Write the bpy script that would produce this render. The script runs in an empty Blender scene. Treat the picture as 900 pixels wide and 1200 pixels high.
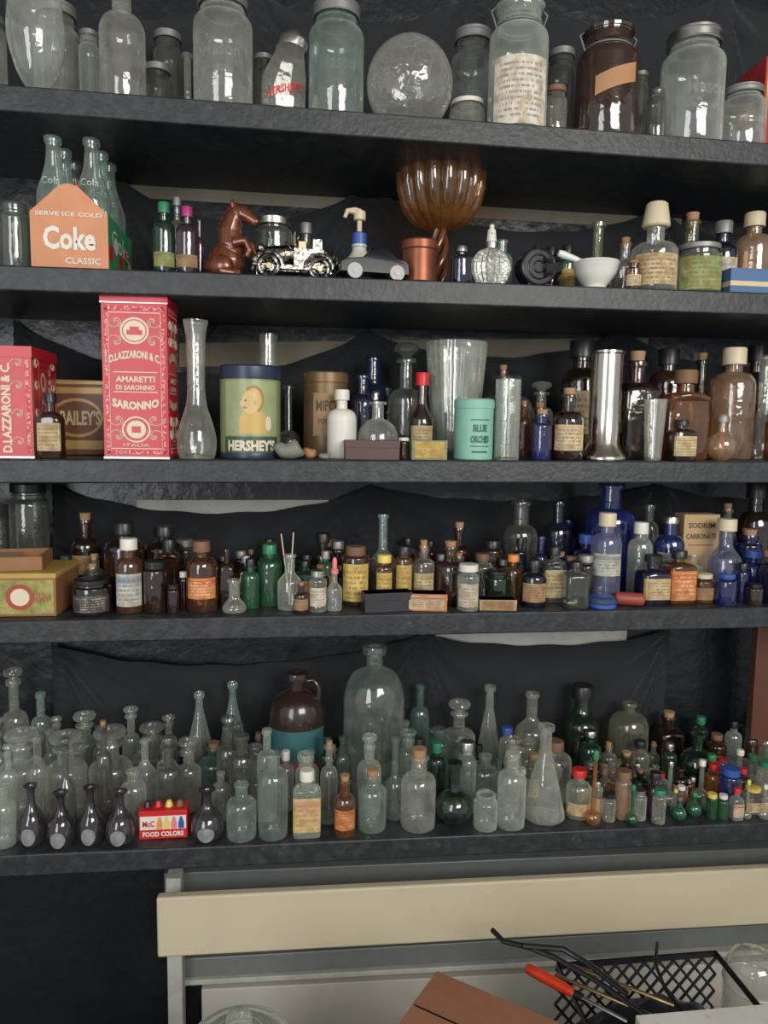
import bpy, math, random
from math import sin, cos, pi, radians, atan, sqrt
from mathutils import Vector, Matrix
rnd = random.Random(23)
bpy.context.scene.view_settings.view_transform='Standard'
# ------------------------------------------------------------------ camera
f=867.0; psi=radians(7.3); th=atan(95/867); rho=radians(0.9)
C=Vector((0,-1.16,1.45))
F=Vector((sin(psi)*cos(th),cos(psi)*cos(th),-sin(th)))
R0=Vector((cos(psi),-sin(psi),0)); U0=R0.cross(F)
Rv=R0*cos(rho)+U0*sin(rho); Uv=U0*cos(rho)-R0*sin(rho)
cd=bpy.data.cameras.new("camera"); cam=bpy.data.objects.new("camera",cd)
bpy.context.scene.collection.objects.link(cam)
cam.matrix_world=Matrix(((Rv.x,Uv.x,-F.x,C.x),(Rv.y,Uv.y,-F.y,C.y),(Rv.z,Uv.z,-F.z,C.z),(0,0,0,1)))
cd.sensor_width=36; cd.lens=f/1200*36; cd.clip_start=0.02
bpy.context.scene.camera=cam
def unp(u,v,Y):
    d=F+Rv*((u-450)/f)-Uv*((v-600)/f); return C+d*((Y-C.y)/d.y)
def unz(u,v,Z):
    d=F+Rv*((u-450)/f)-Uv*((v-600)/f); return C+d*((Z-C.z)/d.z)
def proj(P):
    q=Vector(P)-C; z=q.dot(F); return 450+f*q.dot(Rv)/z, 600-f*q.dot(Uv)/z
# ------------------------------------------------------------------ materials
def nm(name):
    m=bpy.data.materials.new(name); m.use_nodes=True; m.node_tree.nodes.clear(); return m,m.node_tree
def out(nt,sh):
    o=nt.nodes.new('ShaderNodeOutputMaterial'); nt.links.new(sh,o.inputs['Surface'])
def mth(nt,op,a,b=None,clamp=False):
    n=nt.nodes.new('ShaderNodeMath'); n.operation=op; n.use_clamp=clamp
    for i,x in enumerate((a,b)):
        if x is None: continue
        if isinstance(x,(int,float)): n.inputs[i].default_value=x
        else: nt.links.new(x,n.inputs[i])
    return n.outputs[0]
def mix(nt,fac,a,b):
    n=nt.nodes.new('ShaderNodeMixRGB')
    for k,x in (('Fac',fac),('Color1',a),('Color2',b)):
        if isinstance(x,(int,float)): n.inputs[k].default_value=x
        elif isinstance(x,tuple): n.inputs[k].default_value=(x[0],x[1],x[2],1)
        else: nt.links.new(x,n.inputs[k])
    return n.outputs[0]
def noise(nt,scale,detail=3,vec=None):
    n=nt.nodes.new('ShaderNodeTexNoise'); n.inputs['Scale'].default_value=scale; n.inputs['Detail'].default_value=detail
    if vec is None:
        tc=nt.nodes.new('ShaderNodeTexCoord'); vec=tc.outputs['Object']
    nt.links.new(vec,n.inputs['Vector']); return n.outputs['Fac']
MC={}
def pbr(name,col,rough=.5,metal=0,var=.15,vs=30,bump=0,bs=200,coat=0,sheen=0,dust=0,wear=0):
    if name in MC: return MC[name]
    m,nt=nm(name); p=nt.nodes.new('ShaderNodeBsdfPrincipled')
    fac=noise(nt,vs,4)
    a=tuple(c*(1-var) for c in col); b=tuple(min(1,c*(1+var)) for c in col)
    c=mix(nt,fac,a,b)
    if dust:
        d=noise(nt,vs*3,6); d=mth(nt,'MULTIPLY',mth(nt,'SUBTRACT',d,.45,True),dust*3,True)
        c=mix(nt,d,c,(.25,.25,.25))
    if wear:
        d=noise(nt,55,8); d=mth(nt,'MULTIPLY',mth(nt,'SUBTRACT',d,.60,True),14*wear,True)
        c=mix(nt,mth(nt,'MULTIPLY',d,.6),c,(.20,.15,.10))
    nt.links.new(c,p.inputs['Base Color'])
    p.inputs['Roughness'].default_value=rough; p.inputs['Metallic'].default_value=metal
    p.inputs['Coat Weight'].default_value=coat; p.inputs['Sheen Weight'].default_value=sheen
    if bump:
        b=nt.nodes.new('ShaderNodeBump'); b.inputs['Strength'].default_value=bump; b.inputs['Distance'].default_value=.003
        nt.links.new(noise(nt,bs,5),b.inputs['Height']); nt.links.new(b.outputs[0],p.inputs['Normal'])
    out(nt,p.outputs[0]); MC[name]=m; return m
GL={ # transmit, edge, haze colour, h0, h1
'clear':((.94,.95,.93),(.44,.47,.44),(.67,.68,.61),.085,.60),
'aqua':((.84,.91,.88),(.32,.44,.42),(.47,.58,.53),.09,.52),
'teal':((.62,.76,.73),(.13,.26,.25),(.25,.39,.36),.12,.45),
'green':((.15,.48,.26),(.02,.12,.05),(.05,.22,.10),.2,.3),
'dkgreen':((.12,.30,.18),(.01,.05,.03),(.035,.10,.055),.16,.25),
'amber':((.60,.28,.09),(.14,.03,.01),(.25,.10,.035),.2,.3),
'brown':((.30,.14,.07),(.04,.015,.01),(.10,.048,.03),.2,.25),
'cobalt':((.07,.14,.56),(.01,.02,.15),(.035,.06,.27),.2,.3),
'navy':((.05,.08,.24),(.01,.01,.05),(.03,.042,.11),.2,.25),
'purple':((.34,.18,.28),(.04,.015,.04),(.11,.055,.09),.18,.25),
'plum':((.42,.36,.40),(.03,.02,.035),(.13,.11,.13),.12,.28),
'smoke':((.60,.62,.58),(.12,.14,.12),(.33,.34,.30),.09,.45),
'violet':((.62,.66,.86),(.16,.18,.33),(.36,.39,.53),.13,.42),
'peach':((.85,.62,.45),(.4,.24,.15),(.48,.32,.21),.25,.35),
'olive':((.75,.76,.60),(.27,.28,.18),(.44,.44,.32),.10,.45),
'ember':((.92,.62,.24),(.45,.17,.03),(.50,.23,.06),.12,.30),
}
def glass(t):
    k='glass_'+t
    if k in MC: return MC[k]
    T,E,Hc,h0,h1=GL[t]; m,nt=nm(k)
    lw=nt.nodes.new('ShaderNodeLayerWeight'); lw.inputs['Blend'].default_value=.5; fa=lw.outputs['Facing']
    bp=nt.nodes.new('ShaderNodeBump'); bp.inputs['Strength'].default_value=.5; bp.inputs['Distance'].default_value=.002
    nt.links.new(noise(nt,55,2),bp.inputs['Height'])
    oi=nt.nodes.new('ShaderNodeObjectInfo'); rn_=oi.outputs['Random']
    tr=nt.nodes.new('ShaderNodeBsdfTransparent'); nt.links.new(mix(nt,mth(nt,'POWER',fa,2.0),T,E),tr.inputs['Color'])
    g_=sum(Hc)/3
    df=nt.nodes.new('ShaderNodeBsdfDiffuse'); nt.links.new(mix(nt,rn_,(Hc[0]*.65+g_*.42,Hc[1]*.65+g_*.36,Hc[2]*.65+g_*.28),(Hc[0]*.9,Hc[1]*1.0,Hc[2]*.97)),df.inputs['Color'])
    gl=nt.nodes.new('ShaderNodeBsdfGlossy'); gl.inputs['Roughness'].default_value=.08; gl.inputs['Color'].default_value=(1,1,1,1)
    nt.links.new(bp.outputs[0],gl.inputs['Normal'])
    n=mth(nt,'ADD',mth(nt,'MULTIPLY',mth(nt,'POWER',noise(nt,38,7),1.6),2.0),mth(nt,'MULTIPLY',rn_,.9))
    h=mth(nt,'MULTIPLY',mth(nt,'ADD',mth(nt,'MULTIPLY',mth(nt,'POWER',fa,2.4),h1),h0),n,True)
    m1=nt.nodes.new('ShaderNodeMixShader'); nt.links.new(h,m1.inputs[0]); nt.links.new(tr.outputs[0],m1.inputs[1]); nt.links.new(df.outputs[0],m1.inputs[2])
    fr=mth(nt,'ADD',mth(nt,'MULTIPLY',mth(nt,'POWER',fa,3.5),.8),.08,True)
    m2=nt.nodes.new('ShaderNodeMixShader'); nt.links.new(fr,m2.inputs[0]); nt.links.new(m1.outputs[0],m2.inputs[1]); nt.links.new(gl.outputs[0],m2.inputs[2])
    out(nt,m2.outputs[0]); MC[k]=m; return m
def label(name,base,ink,accent,rows=7):
    k='label_'+name
    if k in MC: return MC[k]
    m,nt=nm(k); p=nt.nodes.new('ShaderNodeBsdfPrincipled'); p.inputs['Roughness'].default_value=.7
    uv=nt.nodes.new('ShaderNodeUVMap'); s=nt.nodes.new('ShaderNodeSeparateXYZ'); nt.links.new(uv.outputs[0],s.inputs[0])
    u,v=s.outputs[0],s.outputs[1]
    vr=mth(nt,'MULTIPLY',v,rows); fr=mth(nt,'FRACT',vr); fl=mth(nt,'FLOOR',vr)
    band=mth(nt,'MULTIPLY',mth(nt,'GREATER_THAN',fr,.3),mth(nt,'LESS_THAN',fr,.75))
    cb=nt.nodes.new('ShaderNodeCombineXYZ'); nt.links.new(mth(nt,'MULTIPLY',u,22),cb.inputs[0]); nt.links.new(mth(nt,'MULTIPLY',fl,5.3),cb.inputs[1])
    oi=nt.nodes.new('ShaderNodeObjectInfo'); nt.links.new(mth(nt,'MULTIPLY',oi.outputs['Random'],50),cb.inputs[2])
    n=mth(nt,'GREATER_THAN',noise(nt,1.6,1,cb.outputs[0]),.47)
    mg=mth(nt,'MULTIPLY',mth(nt,'MULTIPLY',mth(nt,'GREATER_THAN',u,.12),mth(nt,'LESS_THAN',u,.88)),mth(nt,'MULTIPLY',mth(nt,'GREATER_THAN',v,.08),mth(nt,'LESS_THAN',v,.92)))
    msk=mth(nt,'MULTIPLY',mth(nt,'MULTIPLY',mth(nt,'MULTIPLY',band,n),mg),.75)
    hd=mth(nt,'MULTIPLY',mth(nt,'GREATER_THAN',v,.72),mth(nt,'LESS_THAN',v,.9))
    st=noise(nt,70,5)
    c=mix(nt,mth(nt,'MULTIPLY',hd,.75),base,accent); c=mix(nt,msk,c,ink)
    c=mix(nt,mth(nt,'MULTIPLY',mth(nt,'SUBTRACT',st,.40,True),3.2,True),c,(base[0]*.5,base[1]*.38,base[2]*.26))
    c=mix(nt,mth(nt,'MULTIPLY',oi.outputs['Random'],.45),c,(base[0]*.45,base[1]*.36,base[2]*.24))
    nt.links.new(c,p.inputs['Base Color']); out(nt,p.outputs[0]); MC[k]=m; return m
LB={'cream':((.56,.46,.27),(.09,.07,.06),(.50,.38,.22)),'white':((.62,.58,.48),(.10,.10,.14),(.5,.48,.42)),
'yellow':((.62,.48,.15),(.15,.08,.05),(.60,.42,.10)),'orange':((.62,.22,.06),(.70,.6,.42),(.50,.09,.03)),
'blue':((.54,.56,.50),(.05,.09,.28),(.08,.20,.38)),'red':((.58,.48,.34),(.12,.06,.05),(.50,.04,.04)),
'tan':((.38,.25,.13),(.08,.05,.04),(.30,.18,.09)),'green':((.33,.37,.15),(.08,.12,.06),(.2,.32,.15)),
'pink':((.66,.54,.25),(.5,.1,.2),(.68,.25,.3)),'black':((.05,.05,.06),(.6,.5,.3),(.1,.1,.1))}
def lab(n): return label(n,*LB[n])
def plain(n):
    D={'black':((.013,.013,.015),.35,0),'white':((.64,.62,.54),.4,0),'ivory':((.58,.50,.34),.45,0),'gold':((.65,.45,.15),.35,1),
    'silver':((.48,.47,.44),.32,1),'zinc':((.26,.26,.25),.5,.6),'rust':((.20,.11,.06),.7,.3),'cork':((.34,.20,.10),.85,0),'red':((.50,.015,.015),.4,0),
    'green':((.02,.18,.08),.35,0),'blue':((.03,.08,.32),.4,0),'pink':((.66,.18,.2),.4,0),'magenta':((.32,.03,.15),.3,0),'wood':((.32,.18,.09),.6,0),
    'cream':((.58,.48,.29),.6,0),'teal':((.21,.43,.35),.5,0),'yellow':((.68,.50,.1),.45,0),'orange':((.66,.24,.05),.5,0)}
    c,r,me=D[n]; return pbr('paint_'+n,c,r,me,var=.3 if n=='cork' else .15,bump=.1 if n in('cork','rust') else 0)
# ------------------------------------------------------------------ mesh builder
class MB:
    def __init__(s): s.v=[];s.f=[];s.m=[];s.uv=[];s.mats=[]
    def mi(s,m):
        if m not in s.mats: s.mats.append(m)
        return s.mats.index(m)
    def add(s,vs,fs,mat,uvs=None):
        o=len(s.v); s.v+= [tuple(p) for p in vs]; i=s.mi(mat)
        for fa in fs:
            s.f.append([o+a for a in fa]); s.m.append(i)
            s.uv.append([uvs[a] for a in fa] if uvs else [(0,0)]*len(fa))
    def lathe(s,prof,mat,seg=26,P=2,flat=1,c=(0,0,0),flute=0,nf=8):
        vs=[];fs=[]
        for pt in prof:
            r,z=pt[0],pt[1]; q=pt[2] if len(pt)>2 else 0
            e=2+(P-2)*q; fy=1+(flat-1)*q
            for i in range(seg):
                a=2*pi*i/seg+pi/seg; ca,sa=cos(a),sin(a)
                k=(abs(ca)**e+abs(sa)**e)**(-1/e) if e>2.01 else 1
                if flute: k*=1+flute*cos(nf*a)
                vs.append((c[0]+r*k*ca,c[1]+r*k*sa*fy,c[2]+z))
        n=len(prof)
        for j in range(n-1):
            for i in range(seg):
                i2=(i+1)%seg; fs.append((j*seg+i,j*seg+i2,(j+1)*seg+i2,(j+1)*seg+i))
        if prof[0][0]>1e-6: fs.append(tuple(range(seg-1,-1,-1)))
        if prof[-1][0]>1e-6 and prof[-1][1]>=max(p[1] for p in prof)-1e-9: fs.append(tuple((n-1)*seg+i for i in range(seg)))
        s.add(vs,fs,mat)
    def cyl(s,r,z0,z1,mat,c=(0,0),r2=None,seg=24,b=.12):
        r2=r if r2 is None else r2; h=z1-z0; k=min(b*r,h*.2)
        s.lathe([(0,z0),(r-k,z0),(r,z0+k),(r2,z1-k),(r2-k,z1),(0,z1)],mat,seg,c=(c[0],c[1],0))
    def box(s,c,d,mat,rz=0,M=None,taper=1):
        vs=[]
        for z in (-1,1):
            k=taper if z>0 else 1
            for x,y in ((-1,-1),(1,-1),(1,1),(-1,1)):
                p=Vector((x*d[0]/2*k,y*d[1]/2*k,z*d[2]/2))
                if M: p=M@p
                elif rz: p=Matrix.Rotation(rz,3,'Z')@p
                vs.append(p+Vector(c))
        s.add(vs,[(3,2,1,0),(4,5,6,7),(0,1,5,4),(1,2,6,5),(2,3,7,6),(3,0,4,7)],mat,[(0,0),(1,0),(1,0),(0,0),(0,1),(1,1),(1,1),(0,1)])
    def ell(s,c,r,mat,M=None,seg=18,ring=10):
        vs=[];fs=[]
        for j in range(ring+1):
            t=-pi/2+pi*j/ring
            for i in range(seg):
                a=2*pi*i/seg; p=Vector((r[0]*cos(t)*cos(a),r[1]*cos(t)*sin(a),r[2]*sin(t)))
                if M: p=M@p
                vs.append(p+Vector(c))
        for j in range(ring):
            for i in range(seg):
                i2=(i+1)%seg; fs.append((j*seg+i,j*seg+i2,(j+1)*seg+i2,(j+1)*seg+i))
        s.add(vs,fs,mat)
    def tube(s,path,r,mat,seg=8,closed=False):
        P=[Vector(p) for p in path]; n=len(P); vs=[];fs=[]
        rr=r if isinstance(r,(list,tuple)) else [r]*n
        up=None
        for i in range(n):
            if closed: t=(P[(i+1)%n]-P[i-1])
            else: t=P[min(i+1,n-1)]-P[max(i-1,0)]
            t.normalize()
            if up is None: up=Vector((0,0,1)) if abs(t.z)<.9 else Vector((1,0,0))
            a=t.cross(up).normalized(); b=a.cross(t).normalized(); up=b
            for k in range(seg):
                w=2*pi*k/seg; vs.append(P[i]+(a*cos(w)+b*sin(w))*rr[i])
        m=n if closed else n-1
        for i in range(m):
            j=(i+1)%n
            for k in range(seg):
                k2=(k+1)%seg; fs.append((i*seg+k,i*seg+k2,j*seg+k2,j*seg+k))
        if not closed: fs.append(tuple(range(seg))); fs.append(tuple((n-1)*seg+k for k in range(seg-1,-1,-1)))
        s.add(vs,fs,mat)
    def ring(s,c,R,r,mat,n=28,sq=1):
        s.tube([(c[0]+R*cos(2*pi*i/n),c[1]+R*sin(2*pi*i/n)*sq,c[2]) for i in range(n)],r,mat,6,True)
    def drect(s,fm,u0,v0,u1,v1,mat,e=.0004,n=10):
        vs=[];uv=[]
        for j in (0,1):
            for i in range(n+1):
                vs.append(fm(u0+(u1-u0)*i/n,v0+(v1-v0)*j,e)); uv.append((i/n,j))
        s.add(vs,[(i,i+1,n+2+i,n+1+i) for i in range(n)],mat,uv)
    def ddisc(s,fm,cu,cv,ru,rv,mat,e=.0006,ri=0,n=28,a0=0,a1=2*pi):
        vs=[];K=4
        for j in range(K+1):
            t=ri+(1-ri)*j/K
            for i in range(n+1):
                a=a0+(a1-a0)*i/n; vs.append(fm(cu+ru*t*cos(a),cv+rv*t*sin(a),e))
        fs=[(j*(n+1)+i,(j+1)*(n+1)+i,(j+1)*(n+1)+i+1,j*(n+1)+i+1) for j in range(K) for i in range(n)]
        s.add(vs,fs,mat)
    def dpoly(s,fm,pts,mat,e=.0005):
        s.add([fm(a,b,e) for a,b in pts],[tuple(range(len(pts)))],mat)
    def dtext(s,fm,txt,cu,cv,h,mat,e=.0008,w=None,shear=0,bold=0,arc=0):
        vs,fs,W=text(txt,bold)
        sx=h if w is None else w/W
        o=[]
        for x,y in vs:
            X=x*sx+shear*y*h; Y=y*h
            if arc: Y-=X*X/(2*arc)
            o.append(fm(cu+X,cv+Y,e))
        s.add(o,fs,mat)
    def finish(s,name,loc=(0,0,0),rz=0,bevel=0,remesh=0,ang=38):
        me=bpy.data.meshes.new(name); me.from_pydata(s.v,[],s.f)
        for m in s.mats: me.materials.append(m)
        me.polygons.foreach_set('material_index',s.m); me.polygons.foreach_set('use_smooth',[True]*len(s.f))
        ul=me.uv_layers.new(name='UVMap'); flat=[c for fa in s.uv for p in fa for c in p]; ul.data.foreach_set('uv',flat)
        me.update()
        try: me.set_sharp_from_angle(angle=radians(ang))
        except Exception: pass
        ob=bpy.data.objects.new(name,me); bpy.context.scene.collection.objects.link(ob)
        ob.location=loc; ob.rotation_euler=(0,0,rz)
        if bevel:
            b=ob.modifiers.new('bevel','BEVEL'); b.width=bevel; b.segments=2; b.limit_method='ANGLE'; b.angle_limit=radians(50)
        if remesh:
            r=ob.modifiers.new('remesh','REMESH'); r.mode='VOXEL'; r.voxel_size=remesh; r.use_smooth_shade=True
            q=ob.modifiers.new('smooth','SMOOTH'); q.iterations=3
        return ob
TX={}
def text(t,bold=0):
    k=(t,bold)
    if k in TX: return TX[k]
    cu=bpy.data.curves.new('t','FONT'); cu.body=t; cu.size=1; cu.resolution_u=2; cu.align_x='CENTER'; cu.offset=bold
    ob=bpy.data.objects.new('t',cu); bpy.context.scene.collection.objects.link(ob)
    dg=bpy.context.evaluated_depsgraph_get(); me=bpy.data.meshes.new_from_object(ob.evaluated_get(dg))
    vs=[(v.co.x,v.co.y) for v in me.vertices]; fs=[tuple(p.vertices) for p in me.polygons]
    bpy.data.objects.remove(ob); bpy.data.meshes.remove(me); bpy.data.curves.remove(cu)
    x0=min(v[0] for v in vs);x1=max(v[0] for v in vs);y0=min(v[1] for v in vs);y1=max(v[1] for v in vs)
    h=y1-y0; vs=[((x-(x0+x1)/2)/h,(y-(y0+y1)/2)/h) for x,y in vs]
    TX[k]=(vs,fs,(x1-x0)/h); return TX[k]
def fcyl(R,flat=1): return lambda u,v,e:((R+e)*sin(u/R),-(R+e)*cos(u/R)*flat,v)
def fpl(y,z=0,x=0): return lambda u,v,e:(x+u,y-e,z+v)
# ------------------------------------------------------------------ room
shelfmat=pbr('black_painted_wood',(.014,.018,.022),.45,0,var=.5,vs=16,bump=.32,bs=120,dust=.10,wear=.15)
wallmat=pbr('glossy_black_paint',(.006,.009,.012),.30,0,var=.4,vs=9,bump=.7,bs=38)
clothmat=pbr('black_cloth',(.006,.008,.011),.85,0,var=.5,vs=16,bump=.2,bs=300,sheen=.18)
boardmat=pbr('weathered_board',(.17,.15,.105),.7,0,var=.35,vs=12,bump=.3,bs=60)
whitemat=pbr('offwhite_paint',(.46,.45,.40),.55,0,var=.2,vs=10,dust=.4,wear=.3)
creammat=pbr('cream_siding',(.55,.48,.34),.5,0,var=.08,vs=6,bump=.05,bs=40)
SH={}; TH=.036; DEP=.30
for k,(vl,vr) in {1:(98,167),2:(310,343),3:(538,541),4:(728,712),5:(1003,964)}.items():
    a=unp(0,vl,0); b=unp(900,vr,0); kx=(b.z-a.z)/(b.x-a.x); SH[k]=(a.z-kx*a.x,kx)
def sz(k,x): return SH[k][0]+SH[k][1]*x
XL,XR=-.85,1.25
for k in SH:
    mb=MB(); vs=[]
    for x in (XL,XR):
        z=sz(k,x); vs+=[(x,0,z-TH),(x,DEP,z-TH),(x,DEP,z),(x,0,z)]
    mb.add(vs,[(0,1,2,3),(7,6,5,4),(0,4,5,1),(1,5,6,2),(2,6,7,3),(3,7,4,0)],shelfmat)
    mb.finish('wall_shelf',bevel=.0025)
mb=MB(); mb.box((.2,.34,1.4),(4.4,.08,2.8),wallmat); mb.finish('wall_back')
mb=MB(); mb.box((.2,-1.6,-.05),(4.4,4.0,.1),pbr('concrete_floor',(.18,.17,.16),.8,vs=5,bump=.2)); mb.finish('floor')
mb=MB(); mb.box((.2,-1.6,2.85),(4.4,4.0,.1),pbr('ceiling_paint',(.25,.24,.23),.8)); mb.finish('ceiling')
for n,x in (('left',XL-.02),('right',XR+.02)):
    mb=MB(); mb.box((x,.15,1.4),(.04,.30,2.8),shelfmat); mb.finish('wall_'+n)
# curtains
def curtain(pins,sags,below,Y=.286):
    W=[unp(u,v,Y) for u,v in pins]; mb=MB(); vs=[];fs=[]; nx=260; nz=40
    x0,x1=W[0].x,W[-1].x; ph0=rnd.uniform(0,6)
    for i in range(nx+1):
        x=x0+(x1-x0)*i/nx
        for j in range(len(W)-1):
            if x<=W[j+1].x+1e-9: break
        t=(x-W[j].x)/(W[j+1].x-W[j].x); s=sags[j]*.0016
        sg=s*(4*t*(1-t))**.8
        straight=W[j].z*(1-t)+W[j+1].z*t
        zt=straight-sg+.0015*sin(x*55+ph0)
        zb=sz(below,x)+.002
        for k in range(nz+1):
            q=k/nz; z=zt+(zb-zt)*q; d=(zt-z)
            nest=(straight-z)/(max(.12,4*t*(1-t)))
            sw=nest/.026+1.3*sin(x*6+ph0)
            edge=min(t,1-t)
            y=Y+.0095*sin(sw)*math.exp(-d/.18)*min(1,.4+edge*3)+.0045*sin(x*43+4*sin(z*8+x*5)+ph0)*min(1,q*1.6)+.0035*sin(x*105+z*13)*max(0,1-edge*6)
            y=max(.2745,min(.298,y)); vs.append((x,y,z))
    for i in range(nx):
        for k in range(nz):
            a=i*(nz+1)+k; fs.append((a,a+nz+1,a+nz+2,a+1))
    mb.add(vs,fs,clothmat); mb.finish('black_curtain')
curtain([(-80,-60),(300,-20),(560,-12),(850,-12),(1020,-20)],[50,40,36,30],1)
curtain([(135,203),(430,214),(772,240),(1000,250)],[46,44,40],2)
curtain([(15,372),(430,384),(730,384),(1000,400)],[58,36,40],3)
curtain([(60,566),(435,568),(775,566),(1000,566)],[36,22,22],4)
curtain([(60,752),(495,742),(785,738)],[36,20],5)
def strip(name,ul,ur,vl0,vl1,vr0,vr1,Y0,Y1,mat,bev=.002):
    a,b,c,d=unp(ul,vl0,Y0),unp(ul,vl1,Y0),unp(ur,vr0,Y0),unp(ur,vr1,Y0)
    mb=MB(); vs=[]
    for x,zt,zb in ((a.x,a.z,b.z),(c.x,c.z,d.z)): vs+=[(x,Y0,zb),(x,Y1,zb),(x,Y1,zt),(x,Y0,zt)]
    mb.add(vs,[(0,1,2,3),(7,6,5,4),(0,4,5,1),(1,5,6,2),(2,6,7,3),(3,7,4,0)],mat); return mb.finish(name,bevel=bev)
strip('trim_1',135,800,198,230,238,270,.299,.301,boardmat,0)
strip('trim_2',210,760,402,430,396,420,.299,.301,boardmat,0)
strip('trim_3',160,385,586,602,586,602,.299,.301,whitemat,0)
strip('trim_4',510,735,738,757,736,756,.299,.301,whitemat,0)
strip('trim_5',889,930,735,875,735,875,.20,.22,pbr('red_brown_paint',(.10,.035,.022),.5))
gm_=pbr('grey_metal',(.20,.22,.21),.45,.3,dust=.3)
strip('trim_6',183,1000,1053,1123,1013,1078,.15,.17,creammat,.004)
strip('trim_7',192,1000,1024,1048,990,1008,.27,.30,gm_)
strip('trim_8',194,212,1030,1260,1030,1260,.23,.268,whitemat)
strip('trim_9',215,1000,1124,1146,1078,1100,.27,.30,gm_)
strip('trim_10',236,1000,1160,1250,1122,1210,.262,.29,pbr('white_panel',(.50,.47,.40),.5,var=.1))
strip('trim_11',214,1000,1150,1156,1108,1114,.262,.30,whitemat)
BZ=.36
mb=MB(); mb.box((.25,-.22,BZ-.02),(1.6,.42,.04),shelfmat)
for x in (-.45,.95):
    for y in (-.38,-.06): mb.box((x,y,(BZ-.04)/2),(.05,.05,BZ-.04),shelfmat)
mb.finish('workbench',bevel=.003)
# ------------------------------------------------------------------ placement
PL={k:[] for k in range(1,6)}
def meas(k,xl,xr,yt,Y):
    u=(xl+xr)/2; vm=yt+40
    for _ in range(3):
        p=unp(u,vm,Y); z=sz(k,p.x); _,vb=proj((p.x,Y,z)); vm=(max(yt,-60)+vb)/2
    R=(unp(xr,vm,Y).x-unp(xl,vm,Y).x)/2; H=unp(u,yt,Y).z-z
    return p.x,Y,z,H,R
def hit(k,x,y,hx,hy,rd):
    for (a,b,c,d,r) in PL[k]:
        if rd and r:
            if (x-a)**2+(y-b)**2<(hx+c)**2: return True
        elif abs(x-a)<hx+c+.0005 and abs(y-b)<hy+d+.0005: return True
    return False
def frontY(k,u,vb):
    for i in range(60):
        Y=.005*i; p=unp(u,vb,Y); 
        if proj((p.x,Y,sz(k,p.x)))[1]<=vb: return Y
    return .25
def place(k,xl,xr,yt,d,flat=1,force=True,rd=True):
    if d>100:
        Y=frontY(k,(xl+xr)/2,d); m=meas(k,xl,xr,yt,Y); Y0=Y+m[4]*flat
    else: Y0=d/100
    for s in (1,.95,.9,.84,.78,.7):
        for i in range(0,52):
            o=((i+1)//2)*.005*(1 if i%2 else -1)
            if o<-.03: continue
            if s>.85 and force and o>.03: continue
            Y=Y0+o; x,y,z,H,R=meas(k,xl,xr,yt,Y); R*=s; hy=R*flat
            if y-hy<.003 or y+hy>.272: continue
            if not hit(k,x,y,R,hy,rd and flat==1):
                PL[k].append((x,y,R,hy,rd and flat==1)); return x,y,z,H,R
        if not force and s<.91: return None
    return None
def spot(k,xl,xr,yt,cm,depth=None,bottom=False):
    x,y,z,H,R=meas(k,xl,xr,yt,cm/100)
    hy=R if depth is None else depth/2
    PL[k].append((x,y,R,hy,False)); return x,y,z,H,R
def crm(pts,n=3):
    o=[]; 
    for i in range(len(pts)-1):
        p0=pts[max(i-1,0)];p1=pts[i];p2=pts[i+1];p3=pts[min(i+2,len(pts)-1)]
        for j in range(n):
            t=j/n; o.append(tuple(.5*((2*p1[c])+(-p0[c]+p2[c])*t+(2*p0[c]-5*p1[c]+4*p2[c]-p3[c])*t*t+(-p0[c]+3*p1[c]-3*p2[c]+p3[c])*t**3) for c in (0,1)))
    o.append(pts[-1]); return [(max(0,a),b) for a,b in o]
NP={
'soda':('soda_bottle',[(0,.01),(.8,0),(.95,.02),(.92,.08),(.82,.22),(.9,.38),(1,.5),(.95,.6),(.7,.7),(.48,.8),(.4,.9),(.4,.95),(.48,.96),(.48,1),(.35,1),(.3,.95)]),
'bud':('bud_vase',[(0,.02),(.6,0),(.85,.03),(1,.16),(.98,.3),(.80,.46),(.48,.58),(.30,.68),(.26,.82),(.32,.93),(.52,1),(.3,.985),(.2,.9)]),
'vase3':('glass_vase',[(0,.04),(.75,0),(.92,.02),(1,.09),(.97,.17),(.78,.28),(.55,.38),(.45,.5),(.46,.75),(.5,.9),(.62,1),(.56,.99),(.42,.9),(.38,.5)]),
'egg':('footed_glass_vase',[(0,.01),(.5,0),(.45,.015),(.2,.04),(.32,.08),(.7,.22),(.95,.4),(1,.52),(.93,.72),(.8,1),(.76,.99)]),
'tear':('teardrop_bottle',[(0,.02),(.7,0),(.95,.04),(1,.14),(.93,.32),(.7,.52),(.42,.7),(.27,.82),(.24,.92),(.36,.95),(.36,1),(.22,1),(.2,.9)]),
'tumbler':('drinking_glass',[(0,.03),(.66,0),(.72,.01),(1,1),(.95,1),(.68,.05),(0,.05)]),
'tube':('glass_cylinder',[(0,.02),(.95,0),(1,.015),(1,1),(.9,1),(.9,.04),(0,.04)]),
'erl':('conical_flask',[(0,.02),(.9,0),(1,.02),(.97,.08),(.35,.68),(.27,.74),(.26,.93),(.38,.95),(.38,1),(.22,1),(.2,.9)]),
}
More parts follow.
